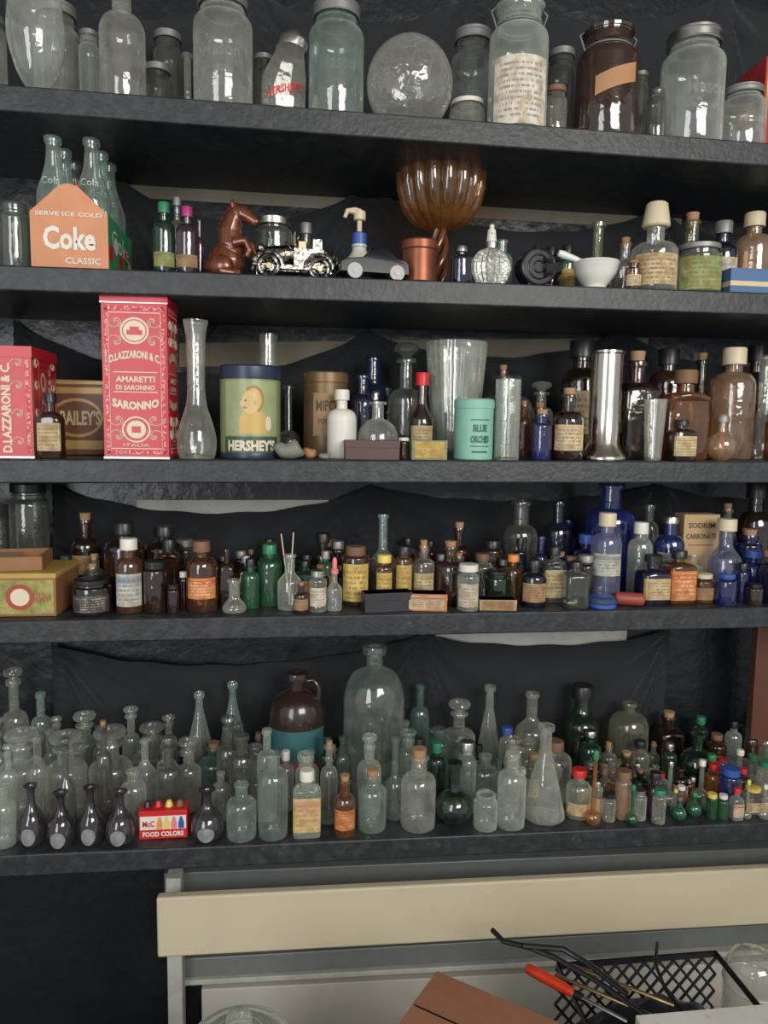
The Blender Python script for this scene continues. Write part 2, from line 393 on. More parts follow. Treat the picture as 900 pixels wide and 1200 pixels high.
KN={ # name,hs,hn,rn,lh,lr,style,P,flat
'apoth':('apothecary_bottle',.60,.74,.36,.045,1.6,'round',2,1),
'med':('medicine_bottle',.68,.78,.40,.06,1.3,'round',6,.62),
'sq':('square_bottle',.64,.76,.38,.06,1.35,'round',7,1),
'cyl':('glass_bottle',.60,.76,.40,.05,1.3,'round',2,1),
'tall':('tall_glass_bottle',.48,.70,.36,.045,1.35,'slope',2,1),
'long':('long_neck_bottle',.45,.60,.33,.04,1.35,'slope',2,1),
'jar':('glass_jar',.78,.86,.80,.06,1.06,'round',2,1),
'mason':('mason_jar',.72,.82,.72,.05,1.08,'round',2,1),
'vial':('glass_vial',.74,.82,.6,.08,1.25,'round',2,1),
'demi':('demijohn_bottle',.60,.86,.26,.05,1.5,'round',2,1),
'pill':('pill_jar',.74,.80,.8,.05,1.05,'round',2,1),
'panel':('flask_bottle',.62,.76,.33,.06,1.45,'round',4,.55),
}
def bprof(H,R,hs,hn,rn,lh,lr,st):
    rn=rn*R; lh=lh*H; rl=rn*lr; b=min(.10*R,.03*H)
    p=[(0,b*1.2,1),(R*.65,b,1),(R*.82,0,1),(R-b*.5,b*.15,1),(R,b,1),(R,hs*H*.5,1),(R,hs*H,1)]
    n=7
    for i in range(1,n+1):
        t=i/n; q=max(0,1-t*1.25)
        if st=='round': r=rn+(R-rn)*sqrt(max(0,1-t**2.2)); 
        else: r=rn+(R-rn)*(.5+.5*cos(pi*t))
        p.append((r,hs*H+(hn-hs)*H*t,q))
    p+=[(rn,H-lh*1.05),(rl*.97,H-lh),(rl,H-lh*.55),(rl*.93,H),(rn*.78,H),(rn*.72,H-lh*1.6)]
    return p
PRE={'clear':'clear','aqua':'aqua','teal':'teal','green':'green','dkgreen':'dark_green','amber':'amber','brown':'brown','cobalt':'cobalt','navy':'dark_blue','purple':'purple','plum':'purple','smoke':'grey','violet':'pale_blue','peach':'peach','olive':'olive','milk':'milk_glass','ember':'amber'}
def item(k,kind,xl,xr,yt,d,tint='clear',clo=None,lb=None,lz=None,force=True):
    flat=KN[kind][8] if kind in KN else 1
    r=place(k,xl,xr,yt,d,flat,force,not(kind in KN and KN[kind][7]>2))
    if r is None: return None
    x,y,z,H,R=r
    if H<.012: return None
    R*=.985
    g=plain('white') if tint=='milk' else glass(tint)
    mb=MB(); rz=0
    if kind=='globe':
        rn=.27*R; cz=R*.93; p=[(0,.004),(R*.45,0)]
        for i in range(1,15):
            a=-pi/2+.5+(pi-.5-.3)*i/14; p.append((R*cos(a),cz+R*sin(a)))
        p+=[(rn,cz+R*1.05),(rn,H*.94),(rn*1.5,H*.95),(rn*1.5,H),(rn*.75,H),(rn*.7,H*.9)]
        p=[q for q in p if q[1]<=H]; mb.lathe(p,g,26); nm_='round_flask'
        if clo and clo[:3]=='cap': mb.lathe([(rn*1.55,H*.9),(rn*1.6,H*1.0),(rn*1.3,H+R*.18),(0,H+R*.2)],plain(clo.split(':')[1]),16)
    elif kind in NP:
        nm_,pp=NP[kind]; pp=crm(pp) if kind not in('tube','tumbler','erl') else pp
        mb.lathe([(a*R,b*H) for a,b in pp],g,28)
        if kind=='bud':
            mb.ddisc(lambda u,v,e:(u,-(R*.99+e)*sqrt(max(0,1-(u/R)**2)),v),0,H*.2,R*.5,H*.15,pbr('pale_thumbprint_glass',(.20,.20,.21),.1,0,var=.8,vs=70,coat=.8),e=.0006)
    else:
        nm_,hs,hn,rn,lh,lr,st,P,fl=KN[kind]
        if kind not in('mason','jar','pill','demi'):
            w=rnd.uniform(-.06,.06); hs+=w; hn+=w*.7; rn*=rnd.uniform(.88,1.15)
        Hb=H; c=None
        if clo:
            c=clo.split(':')[0]
            ch={'cork':min(.09*H,R*.5),'stop':min(.17*H,R*.9),'cap':0,'lid':0,'drop':.25*H,'bail':.02*H,'tall':.22*H}[c]; Hb=H-ch
        rnR=rn*R; rl=rnR*lr
        mb.lathe(bprof(Hb,R,hs,hn,rn,lh,lr,st),g,26 if P==2 else 32,P,fl)
        if P==2 and kind!='pill': mb.ring((0,0,Hb*hn+.25*(Hb-Hb*hn)),rnR*1.02,rnR*.05,g,20)
        if c=='cork': mb.lathe([(0,Hb-ch),(rnR*.72,Hb-ch),(rnR*.95,H),(0,H)],plain('cork'),16)
        elif c=='stop':
            q=rl*1.05
            mb.lathe([(0,Hb-.3*ch),(rnR*.65,Hb-.3*ch),(rnR*.7,Hb+.1*ch),(q*.6,Hb+.25*ch),(q*1.1,Hb+.45*ch),(q*1.2,Hb+.65*ch),(q*1.05,Hb+.87*ch),(q*.5,H),(0,H)],g,22)
        elif c in('cap','lid'):
            col=clo.split(':')[1]; hc=min(.15*H,1.1*R) if c=='cap' else min(.11*H,.5*R)
            rc=rl*1.07; mb.lathe([(0,H+.0002),(rc*.93,H),(rc,H-hc*.1),(rc,H-hc),(rc*.97,H-hc)],plain(col),26)
            mb.ring((0,0,H-hc*.95),rc,rc*.03,plain(col),26)
            if kind=='mason':
                mb.ring((0,0,H-hc*.35),rc,rc*.035,plain(col),26)
        elif c=='tall':
            mb.cyl(rl*1.25,Hb-.05*H,H,plain(clo.split(':')[1]),r2=rl*.95)
        elif c=='drop':
            col=plain(clo.split(':')[1]); mb.lathe([(rl*1.1,Hb-.06*H),(rl*1.1,Hb+.02*H),(rl*.7,Hb+.04*H),(rl*.7,H-.06*H),(rl*.4,H-.01*H),(0,H)],col,18)
        elif c=='bail':
            w=plain('zinc'); mb.lathe([(rl*1.05,Hb-.035*H),(rl*1.08,Hb-.01*H),(rl*.9,Hb+.005*H),(rl*.5,H),(0,H)],g,26)
            mb.ring((0,0,Hb*hn+.003),rnR*1.06,.0014,w)
            mb.tube([(-rnR*1.08,0,Hb*hn),(-rnR*1.35,0,Hb*.95),(-rnR*.8,0,H+.003),(0,0,H+.006),(rnR*.8,0,H+.003),(rnR*1.35,0,Hb*.95),(rnR*1.08,0,Hb*hn)],.0012,w,6)
        if kind=='mason' and k==1 and tint in('clear','aqua'):
            mb.dtext(fcyl(R),"Mason",0,Hb*.46,Hb*.12,g,e=.0006,w=R*1.3,bold=.02); mb.dtext(fcyl(R),"PATENT",0,Hb*.30,Hb*.05,g,e=.0006,w=R*.9,bold=.02)
        if lb:
            z0,z1=lz if lz else (.12,.54)
            z1=min(z1,hs-.04); e=.0005; n=14; sp=1.05 if P==2 else .92; vs=[];uv=[]
            ex=2+(P-2)
            for j in (0,1):
                for i in range(n+1):
                    a=-pi/2+sp*(2*i/n-1); ca,sa=cos(a),sin(a); kk=(abs(ca)**ex+abs(sa)**ex)**(-1/ex) if ex>2.01 else 1
                    vs.append(((R+e)*kk*ca,(R+e)*kk*sa*fl-(e if fl<1 else 0),(z0+(z1-z0)*j)*Hb)); uv.append((i/n,j))
            mb.add(vs,[(i,i+1,n+2+i,n+1+i) for i in range(n)],lab(lb),uv)
            rz=math.atan2(x-C.x,y-C.y)*-.6
    mb.finish(PRE[tint]+'_'+nm_,(x,y,z+.0003),rz if flat==1 and (kind in KN and KN[kind][7]==2) else 0)
    return x,y,z,H,R
# ================================================================== SHELF 1
def bx(mb,x0,x1,y0,y1,z0,z1,m): mb.box(((x0+x1)/2,(y0+y1)/2,(z0+z1)/2),(x1-x0,y1-y0,z1-z0),m)
x,y,z,H,R=spot(1,429,531,44,7)
m,nt=nm('bubbled_glass')
lw=nt.nodes.new('ShaderNodeLayerWeight'); lw.inputs['Blend'].default_value=.5
tc=nt.nodes.new('ShaderNodeTexCoord'); vo=nt.nodes.new('ShaderNodeTexVoronoi'); vo.feature='DISTANCE_TO_EDGE'; vo.inputs['Scale'].default_value=48
nv=nt.nodes.new('ShaderNodeTexNoise'); nv.inputs['Scale'].default_value=20; nt.links.new(tc.outputs['Object'],nv.inputs['Vector'])
va=nt.nodes.new('ShaderNodeVectorMath'); va.operation='MULTIPLY_ADD'; nt.links.new(nv.outputs['Color'],va.inputs[0]); va.inputs[1].default_value=(.04,.04,.04); nt.links.new(tc.outputs['Object'],va.inputs[2]); nt.links.new(va.outputs[0],vo.inputs['Vector'])
cr=mth(nt,'LESS_THAN',vo.outputs['Distance'],.03)
tr=nt.nodes.new('ShaderNodeBsdfTransparent'); tr.inputs[0].default_value=(.92,.93,.91,1)
df=nt.nodes.new('ShaderNodeBsdfDiffuse'); df.inputs[0].default_value=(.66,.65,.57,1)
gl=nt.nodes.new('ShaderNodeBsdfGlossy'); gl.inputs['Roughness'].default_value=.1
bp=nt.nodes.new('ShaderNodeBump'); bp.inputs['Strength'].default_value=.9; bp.inputs['Distance'].default_value=.003; nt.links.new(noise(nt,60,2),bp.inputs['Height']); nt.links.new(bp.outputs[0],gl.inputs['Normal'])
m1=nt.nodes.new('ShaderNodeMixShader'); nt.links.new(mth(nt,'ADD',mth(nt,'MULTIPLY',cr,.10),mth(nt,'ADD',.11,mth(nt,'MULTIPLY',mth(nt,'POWER',lw.outputs['Facing'],2),.4)),True),m1.inputs[0]); nt.links.new(tr.outputs[0],m1.inputs[1]); nt.links.new(df.outputs[0],m1.inputs[2])
m2=nt.nodes.new('ShaderNodeMixShader'); nt.links.new(mth(nt,'ADD',mth(nt,'MULTIPLY',mth(nt,'POWER',lw.outputs['Facing'],4),.7),.11),m2.inputs[0]); nt.links.new(m1.outputs[0],m2.inputs[1]); nt.links.new(gl.outputs[0],m2.inputs[2]); out(nt,m2.outputs[0])
mb=MB(); Hh=H; rr=R*.98
p=[(0,.003),(rr*.28,0)]
for i in range(1,21):
    a=-pi/2+.28+(pi-.28)*i/20; p.append((max(0,rr*cos(a)),Hh*.5+Hh*.5*sin(a)))
mb.lathe(p,m,44); mb.finish('glass_globe',(x,y,z+.0005))
# slant-mouthed candy jar
x,y,z,H,R=spot(1,304,358,34,7)
mb=MB(); g=glass('clear'); hb=H*.80
mb.lathe([(0,.003,1),(R*.85,0,1),(R*.9,.003,1),(R*1.02,hb*.22,1),(R*1.02,hb*.55,1),(R*.78,hb*.80,.3),(R*.66,hb*.93),(R*.68,hb)],g,8,2,1)
mb.lathe([(R*.70,hb-.002),(R*.72,hb+.01),(R*.6,hb+.016),(R*.5,H-.006),(R*.2,H),(0,H)],plain('silver'),24)
mb.v=[(a+max(0,c-hb*.5)*.22,b,c-max(0,a)*.16*(1 if c>hb*.9 else 0)) for a,b,c in mb.v]
mb.dtext(lambda u,v,e:fcyl(R*1.0)(u,v+.30*u,e),"HERSHEY'S",0,hb*.34,.013,plain('red'),w=R*1.5,bold=.03,e=.002)
mb.finish('candy_jar',(x,y,z+.001),.12)
item(1,'egg',8,76,-42,6)
item(1,'cyl',116,171,-18,6)
item(1,'mason',226,297,-4,6,'clear','lid:zinc')
item(1,'mason',361,427,8,8,'aqua','lid:zinc')
r=item(1,'mason',573,641,5,6,'clear','bail')
rb=item(1,'mason',676,745,35,7,'brown','bail')
item(1,'mason',776,845,40,7,'clear','lid:silver')
item(1,'mason',843,894,105,5,'clear','lid:zinc')
item(1,'pill',522,573,120,4,'clear','lid:white')
item(1,'pill',636,664,103,4,'clear','lid:rust')
item(1,'mason',527,578,38,16,'aqua','lid:zinc')
item(1,'jar',93,118,38,16,'clear','lid:zinc')
item(1,'mason',40,96,8,19,'clear','lid:zinc')
item(1,'pill',168,202,78,14,'smoke','lid:zinc')
item(1,'globe',204,236,64,14,'clear')
item(1,'jar',297,321,66,16,'smoke','lid:zinc')
item(1,'jar',738,758,86,12,'smoke','lid:zinc')
item(1,'jar',757,779,106,8,'smoke')
item(1,'jar',-30,8,20,8,'clear','lid:zinc')
item(1,'jar',640,672,60,20,'smoke','lid:zinc'); item(1,'jar',180,215,40,22,'smoke','lid:zinc')
xx,yy,zz,HH,RR=r
mb=MB(); mb.drect(fcyl(RR+.001),-RR,HH*.03,RR,HH*.53,label('letter',(.70,.68,.61),(.1,.1,.1),(.70,.68,.61),12)); mb.finish('paper_jar_label',(xx,yy,zz),-.15)
xx,yy,zz,HH,RR=rb
mb=MB(); mb.drect(lambda u,v,e:fcyl(RR+.001)(u,v+.35*u,e),-RR*.55,HH*.40,RR*.85,HH*.56,pbr('kraft_scrap',(.38,.20,.10),.7)); mb.finish('paper_jar_label',(xx,yy,zz),-.2)
x,y,z,H,R=spot(1,878,965,82,15,.08); mb=MB()
bx(mb,-R,R,-.04,.04,0,H,pbr('faded_red_card',(.38,.03,.03),.6)); mb.drect(fpl(-.04),-R*.95,H*.62,R*.9,H*.96,lab('yellow')); mb.finish('red_card_box',(x,y,z),bevel=.001)
# ================================================================== SHELF 2
Y0=.025; a=unp(36,290,Y0); b=unp(127,290,Y0); zc=sz(2,(a.x+b.x)/2); w=b.x-a.x; cx=(a.x+b.x)/2; dp=.165
orange=pbr('carrier_card',(.55,.24,.12),.6,var=.18,wear=.15); grn=pbr('carrier_green',(.03,.25,.11),.5); red=plain('red'); wht=plain('white')
mb=MB(); hz=unp(80,215,Y0).z-zc; hs_=unp(80,250,Y0).z-zc
pts=[(-w/2,0),(w/2,0),(w/2,hs_),(w*.12,hz*.97),(0,hz),(-w*.12,hz*.97),(-w/2,hs_)]
for yy in (0,dp):
    vs=[(p_[0],yy,p_[1]) for p_ in pts]+[(p_[0],yy+.0015,p_[1]) for p_ in pts]; n=7
    mb.add(vs,[tuple(range(n)),tuple(range(2*n-1,n-1,-1))]+[(i,(i+1)%n,n+(i+1)%n,n+i) for i in range(n)],orange)
bx(mb,-w/2,-w/2+.0015,.0016,dp,0,.085,grn); bx(mb,w/2-.0015,w/2,.0016,dp,0,.085,grn)
bx(mb,-.001,.001,.0016,dp,.003,hz*.8,grn); bx(mb,-.001,.001,.045,.12,hz*.8,hz*1.15,red)
bx(mb,-w/2,w/2,.0016,dp,0,.0015,grn)
fs_=lambda u,v,e:(w/2+e,dp/2+u,v)
for i in range(5): mb.ddisc(fs_,-.065+.032*i,.03+.018*(i%2),.013,.013,[red,wht,red][i%3])
mb.dtext(fs_,"Coke",0,.055,.03,wht,w=.12)
fm=fpl(0)
mb.dtext(fm,"SERVE ICE COLD",0,hs_*.98,.006,wht,w=w*.86,bold=.02); mb.dtext(fm,"Coke",0,hs_*.56,.034,wht,w=w*.68,bold=.035); mb.dtext(fm,"CLASSIC",w*.17,hs_*.17,.009,wht,w=w*.46,bold=.015)
mb.finish('soda_bottle_carrier',(cx,Y0,zc+.0005),0)
PL[2].append((cx,Y0+dp/2,w/2+.002,dp/2+.004,False))
nm_,pp=NP['soda']; pp=crm(pp)
for i in (-1,1):
    for j in range(3):
        mb=MB(); r_=w/4-.002; Hh=.195; mb.lathe([(q[0]*r_,q[1]*Hh) for q in pp],glass('aqua'),24)
        mb.dtext(fcyl(r_*.9),"Coca",0,Hh*.42,.012,wht,e=.001); mb.dtext(fcyl(r_*.75),"Cola",0,Hh*.66,.010,wht,e=.0012)
        mb.finish('soda_bottle',(cx+i*w/4,Y0+.029+.053*j,zc+.0025))
# horse figurine
x,y,z,H,R=spot(2,247,295,233,6); em=pbr('iridescent_amber',(.15,.045,.022),.22,.3,var=.8,vs=80,coat=.5)
mb=MB(); s=H*.97
def E(c,r,M=None): mb.ell([q*s for q in c],[q*s for q in r],em,M)
def T(ps,rs): mb.tube([[q*s for q in p_] for p_ in ps],[q*s for q in rs],em,14)
E((-.05,0,.24),(.24,.2,.24)); E((.03,0,.42),(.18,.16,.2))
T([(.0,0,.42),(.0,0,.62),(.06,0,.78),(.12,0,.86)],[.17,.15,.12,.09])
T([(.08,0,.86),(.18,0,.83),(.28,0,.77),(.36,0,.71),(.38,0,.69)],[.10,.105,.075,.06,.045])
for sy in (-1,1):
    T([(.07,sy*.05,.90),(.06,sy*.07,.96),(.07,sy*.075,1.0)],[.045,.03,.008])
    T([(.10,sy*.11,.44),(.26,sy*.12,.46),(.31,sy*.12,.34),(.27,sy*.12,.26)],[.075,.055,.04,.045])
    E((-.08,sy*.16,.15),(.18,.10,.15)); T([(-.05,sy*.19,.08),(.14,sy*.19,.05),(.22,sy*.19,.05)],[.07,.05,.05])
for i in range(7):
    t=i/6; E((-.10+.14*t-.06*sin(pi*t),0,.50+.40*t),(.07,.035,.06))
T([(-.24,0,.22),(-.30,.0,.26),(-.33,0,.14),(-.31,0,.04)],[.05,.05,.055,.03])
mb.finish('horse_figurine',(x-.002,y,z+.001),-.3,remesh=.0012)
def car(name,k,xl,xr,yt,cm,mt,mg,rz=0,style='old'):
    x,y,z,H,R=spot(k,xl,xr,yt,cm,.055); L=2*R; mb=MB(); W=min(.05,L*.45)
    wr=H*.24
    if style=='old':
        bx(mb,-L*.47,L*.47,-W*.3,W*.3,wr*.7,wr*1.3,mt)
        mb.tube([(-L*.42,0,H*.5),(-L*.40,0,H*.5),(-L*.02,0,H*.55),(0,0,H*.55)],[H*.16,H*.2,H*.22,H*.2],mt,16)
        bx(mb,-L*.02,L*.36,-W*.36,W*.36,wr,H*.66,mt); bx(mb,.04*L,L*.14,-W*.28,W*.28,H*.6,H*.82,mg); bx(mb,.22*L,L*.34,-W*.33,W*.33,H*.6,H*.88,mt)
        bx(mb,-L*.01,L*.0,-W*.34,W*.34,H*.6,H,mg)
        for sx in (-.34,.30):
            for sy in (-1,1):
                c0=Vector((sx*L,sy*W*.48,wr)); mb.tube([c0+Vector((wr*.82*cos(2*pi*i/20),0,wr*.82*sin(2*pi*i/20))) for i in range(20)],wr*.18,mt,8,True)
                for i in range(5): mb.tube([c0+Vector((-wr*.8*cos(pi*i/5),0,-wr*.8*sin(pi*i/5))),c0+Vector((wr*.8*cos(pi*i/5),0,wr*.8*sin(pi*i/5)))],wr*.06,mt,6)
                mb.tube([(sx*L,sy*W*.44,wr),(sx*L,sy*W*.54,wr)],wr*.22,mg,12)
                mb.tube([(sx*L+wr*1.25*cos(t),sy*W*.46,wr+wr*1.25*sin(t)) for t in [pi*i/8 for i in range(9)]],wr*.2,mt,8)
        for sy in (-1,1):
            mb.ell((-L*.43,sy*W*.27,H*.62),(.006,.007,.007),mt); bx(mb,-L*.2,L*.16,sy*W*.48-.003,sy*W*.48+.003,wr*.8,wr*1.0,mt)
            mb.tube([(-L*.05,sy*W*.36,H*.62),(-L*.12,sy*W*.42,H*.74),(-L*.16,sy*W*.42,H*.72)],.002,mt,8)
        mb.tube([(L*.40,-W*.05,H*.45),(L*.44,W*.05,H*.45)],wr,mt,20); mb.tube([(0,-W*.12,H*.7),(.03*L,-W*.12,H*.86)],.0015,mt,6); c0=Vector((.035*L,-W*.12,H*.88))
        mb.tube([c0+Vector((.002*sin(t),.008*cos(t),.008*sin(t))) for t in [2*pi*i/14 for i in range(14)]],.0011,mt,6,True)
        for i in range(6): mb.tube([(-L*.36+i*L*.055,-H*.21*cos(t),H*.52+H*.21*sin(t)) for t in [pi*q/8 for q in range(9)]],.0009,mg,6)
    else:
        prof=[(-.5,.20),(-.5,.50),(-.42,.60),(-.18,.66),(-.04,.96),(.06,1.0),(.20,.98),(.34,.70),(.46,.62),(.5,.50),(.5,.20)]
        vs=[];n=len(prof)
        for wy,kk in ((-.5,.9),(-.42,1),(.42,1),(.5,.9)):
            for px,pz in prof: vs.append((px*L*(kk*.1+.9),wy*W*(1 if pz<.7 else .8),H*(pz if pz<.3 else .3+(pz-.3)*kk)))
        fs=[(j*n+i,j*n+(i+1)%n,(j+1)*n+(i+1)%n,(j+1)*n+i) for j in range(3) for i in range(n)]+[tuple(range(n-1,-1,-1)),tuple(3*n+i for i in range(n))]
        mb.add(vs,fs,mt)
        for sx in (-.30,.32):
            for sy in (-1,1): mb.tube([(sx*L,sy*W*.4,wr*.95),(sx*L,sy*W*.53,wr*.95)],wr*.95,mt,20); mb.tube([(sx*L,sy*W*.53,wr),(sx*L,sy*W*.545,wr)],wr*.35,mg,12)
        bx(mb,-L*.51,-L*.49,-W*.4,W*.4,H*.24,H*.30,mg)
    mb.finish(name,(x,y,z+.0008),rz,bevel=.0015)
m,nt=nm('chrome'); p=nt.nodes.new('ShaderNodeBsdfPrincipled'); p.inputs['Metallic'].default_value=1; p.inputs['Roughness'].default_value=.2
nt.links.new(mix(nt,mth(nt,'MULTIPLY',mth(nt,'SUBTRACT',noise(nt,120,4),.40,True),4.5,True),(.09,.08,.07),(.58,.55,.49)),p.inputs['Base Color'])
b_=nt.nodes.new('ShaderNodeBump'); b_.inputs['Strength'].default_value=.5; b_.inputs['Distance'].default_value=.002; nt.links.new(noise(nt,220,3),b_.inputs['Height']); nt.links.new(b_.outputs[0],p.inputs['Normal']); out(nt,p.outputs[0]); chrome=m
dk=pbr('black_glaze',(.008,.009,.013),.22,0,coat=.15); pw=pbr('pewter',(.09,.09,.10),.35,1)
car('silver_model_car',2,299,391,275,5.5,chrome,pbr('dark_brass',(.16,.13,.08),.3,1),.1)
car('black_model_car',2,396,476,293,3.5,dk,pw,.12,'new')
# dark round-faced decanter
x,y,z,H,R=spot(2,608,656,288,4.2,.035); mb=MB(); cz=H*.46; r_=H*.44
mb.tube([(-R*.25,-.016,cz),(-R*.25,-.014,cz),(-R*.2,.012,cz),(-R*.2,.014,cz)],[r_*.9,r_,r_,r_*.85],dk,26)
for q,tk in ((.93,.0018),(.62,.0013),(.3,.0012)): mb.tube([(-R*.25+r_*q*cos(2*pi*i/28),-.0165,cz+r_*q*sin(2*pi*i/28)) for i in range(28)],tk,pw,6,True)
mb.tube([(0,.0,cz),(R*.55,0,cz*1.05),(R*.8,0,cz*1.1),(R*.98,0,cz*1.15)],[r_*.8,r_*.62,r_*.42,r_*.42],dk,20); mb.tube([(-R*.2,0,H*.84),(-R*.15,0,H*.97)],[R*.22,R*.18],dk,14)
mb.box((-R*.2,0,.003),(R*1.1,.03,.006),dk); mb.finish('dark_glass_decanter',(x,y,z+.0005),.15)
# pump bottle
x,y,z,H,R=spot(2,398,444,243,12); mb=MB(); R*=.9
mb.lathe(bprof(H*.56,R,.5,.9,.4,.06,1.1,'slope'),pbr('frosted_white',(.50,.50,.43),.3),28)
mb.lathe([(R*.42,H*.52),(R*.42,H*.68),(R*.3,H*.70),(0,H*.7)],plain('blue'),20)
iv=plain('ivory'); mb.tube([(0,0,H*.68),(0,0,H*.86)],R*.14,iv); mb.cyl(R*.34,H*.84,H*.95,iv); mb.tube([(0,0,H*.93),(-R*.3,-.002,H*.95),(-R*.7,-.004,H*.94),(-R*.85,-.004,H*.86)],[R*.25,R*.2,R*.15,R*.1],iv)
mb.finish('lotion_pump_bottle',(x,y,z+.0005))
x,y,z,H,R=spot(2,470,513,283,6); mb=MB(); cp=pbr('copper',(.24,.08,.04),.4,.6,var=.35)
mb.cyl(R*.93,0,H*.8,cp,b=.05); mb.cyl(R,H*.76,H,cp,b=.1); mb.ring((0,0,H*.08),R*.94,.001,cp); mb.finish('copper_canister',(x,y,z+.0003))
# compote
x,y,z,H,R=spot(2,463,568,192,14.5); PL[2][-1]=(x,y,R*.42,R*.42,True)
mb=MB(); g=glass('ember'); nf=16
pr=[(.12,.50),(.35,.515),(.62,.56),(.86,.66),(.98,.80),(1.0,.92),(.99,.965),(.95,.955)]
N=nf*8; vs=[]
for j,(r_,z_) in enumerate(pr):
    for i in range(N):
        a=2*pi*i/N; k_=abs(cos(nf*a/2))**.6; amp=.15*min(1,r_*1.1)
        zz=z_+(.085*k_-.045 if j>=5 else 0); vs.append((R*r_*(1-amp+amp*k_)*cos(a),R*r_*(1-amp+amp*k_)*sin(a),H*zz))
fs=[(j*N+i,j*N+(i+1)%N,(j+1)*N+(i+1)%N,(j+1)*N+i) for j in range(len(pr)-1) for i in range(N)]
mb.add(vs,fs,g)
rim=[Vector(v_) for v_ in vs[-N:]]; mb.tube(rim,.0011,pbr('amber_rim',(.45,.20,.05),.2,coat=.6),5,True)
eg=pbr('amber_stem',(.12,.035,.01),.15,0,coat=.8)
for q in range(4):
    mb.tube([(R*(.10+.05*sin(t*pi))*cos(q*pi/2+t*4),R*(.10+.05*sin(t*pi))*sin(q*pi/2+t*4),H*(.07+.45*t)) for t in [i/14 for i in range(15)]],R*.075,eg,10)
mb.lathe([(0,0),(R*.40,0),(R*.41,H*.012),(R*.30,H*.03),(R*.16,H*.06),(R*.12,H*.1),(0,H*.1)],eg,32,flute=.04,nf=10)
mb.finish('amber_pedestal_bowl',(x,y,z+.0005))
# atomizer
x,y,z,H,R=spot(2,553,598,264,3.8); mb=MB(); hb=H*.62
cb_=pbr('cut_crystal',(.36,.36,.32),.12,.35,var=.85,vs=230,bump=1,bs=150,coat=.6)
N=44; pr=[(.5,0),(.62,.02),(.9,.3),(1,.5),(.9,.72),(.6,.93),(.3,1)]
vs=[(R*r_*(1+.07*(1 if i%2 else -1)*(1 if j not in(0,6) else 0))*cos(2*pi*i/N),R*.5*r_*(1+.07*(1 if i%2 else -1))*sin(2*pi*i/N),hb*z_) for j,(r_,z_) in enumerate(pr) for i in range(N)]
mb.add(vs,[(j*N+i,j*N+(i+1)%N,(j+1)*N+(i+1)%N,(j+1)*N+i) for j in range(6) for i in range(N)]+[tuple(range(N-1,-1,-1))],cb_)
mb.cyl(R*.3,hb*.98,hb+H*.1,plain('silver')); mb.cyl(R*.26,hb+H*.1,H*.93,wht,r2=R*.2); mb.cyl(R*.12,H*.92,H,wht); mb.tube([(0,-R*.2,H*.86),(-.0,-R*.34,H*.86)],R*.05,wht,8)
mb.finish('perfume_atomizer',(x,y,z+.0005),ang=15)
# mortar and pestle
x,y,z,H,R=spot(2,671,724,308,4); mb=MB(); pc=pbr('porcelain',(.66,.65,.60),.25,coat=.4,var=.04)
mb.lathe([(0,0),(R*.55,0),(R*.58,H*.06),(R*.45,H*.14),(R*.62,H*.3),(R*.85,H*.6),(R*.95,H*.9),(R,H*.95),(R*.97,H),(R*.88,H*.97),(R*.75,H*.6),(R*.4,H*.35),(0,H*.28)],pc,36)
mb.tube([(R*.35,-.002,H*.5),(-R*.4,-.003,H*.85),(-R*1.0,-.004,H*1.08),(-R*1.5,-.004,H*1.2),(-R*1.7,-.004,H*1.25)],[R*.26,R*.16,R*.13,R*.17,R*.13],pc,14)
mb.finish('mortar_and_pestle',(x,y,z+.0005))
x,y,z,H,R=spot(2,843,925,320,5,.07); mb=MB(); bx(mb,-R,R,-.033,.033,0,H,pbr('blue_card',(.06,.13,.27),.6)); bx(mb,-R*1.005,R*1.005,-.034,.034,H*.3,H*.5,plain('cream')); mb.finish('blue_card_box',(x,y,z),bevel=.0008)
for t in [
('cyl',742,793,238,4.5,'clear','tall:ivory','cream',(.08,.6)),
('pill',793,843,288,3.5,'olive','lid:zinc','green',(.05,.7)),
('cyl',179,206,238,4,'dkgreen','cap:green','green',(.1,.30)),
('cyl',206,233,243,4,'purple','cap:magenta','tan',(.1,.28)),
('cyl',228,240,258,9,'purple',None,None,None),
('cyl',199,217,232,14,'smoke','cap:zinc',None,None),
('jar',298,343,257,15,'smoke','lid:silver',None,None),
('jar',0,36,240,9,'smoke',None,None,None),
('cyl',528,553,289,5,'navy','cap:silver',None,None),
('globe',678,721,262,16,'olive',None,None,None),
('cyl',720,744,279,9,'clear','cork',None,None),
('vial',733,751,306,3,'amber','cork','cream',None),
('cyl',655,674,288,12,'green','cap:black','yellow',None),
('cyl',792,826,250,13,'olive','cork','cream',None),
('cyl',829,862,260,11,'navy','cap:zinc','white',None),
('cyl',861,902,250,14,'peach','cap:ivory',None,None),
('sq',905,945,255,6,'smoke','cap:black',None,None),
('cyl',575,600,282,14,'aqua',None,None,None),('cyl',636,655,290,15,'brown','cap:black',None,None),
('cyl',345,372,262,18,'smoke','cap:zinc',None,None),
]: item(2,*t[:5],t[5],t[6],t[7],t[8])
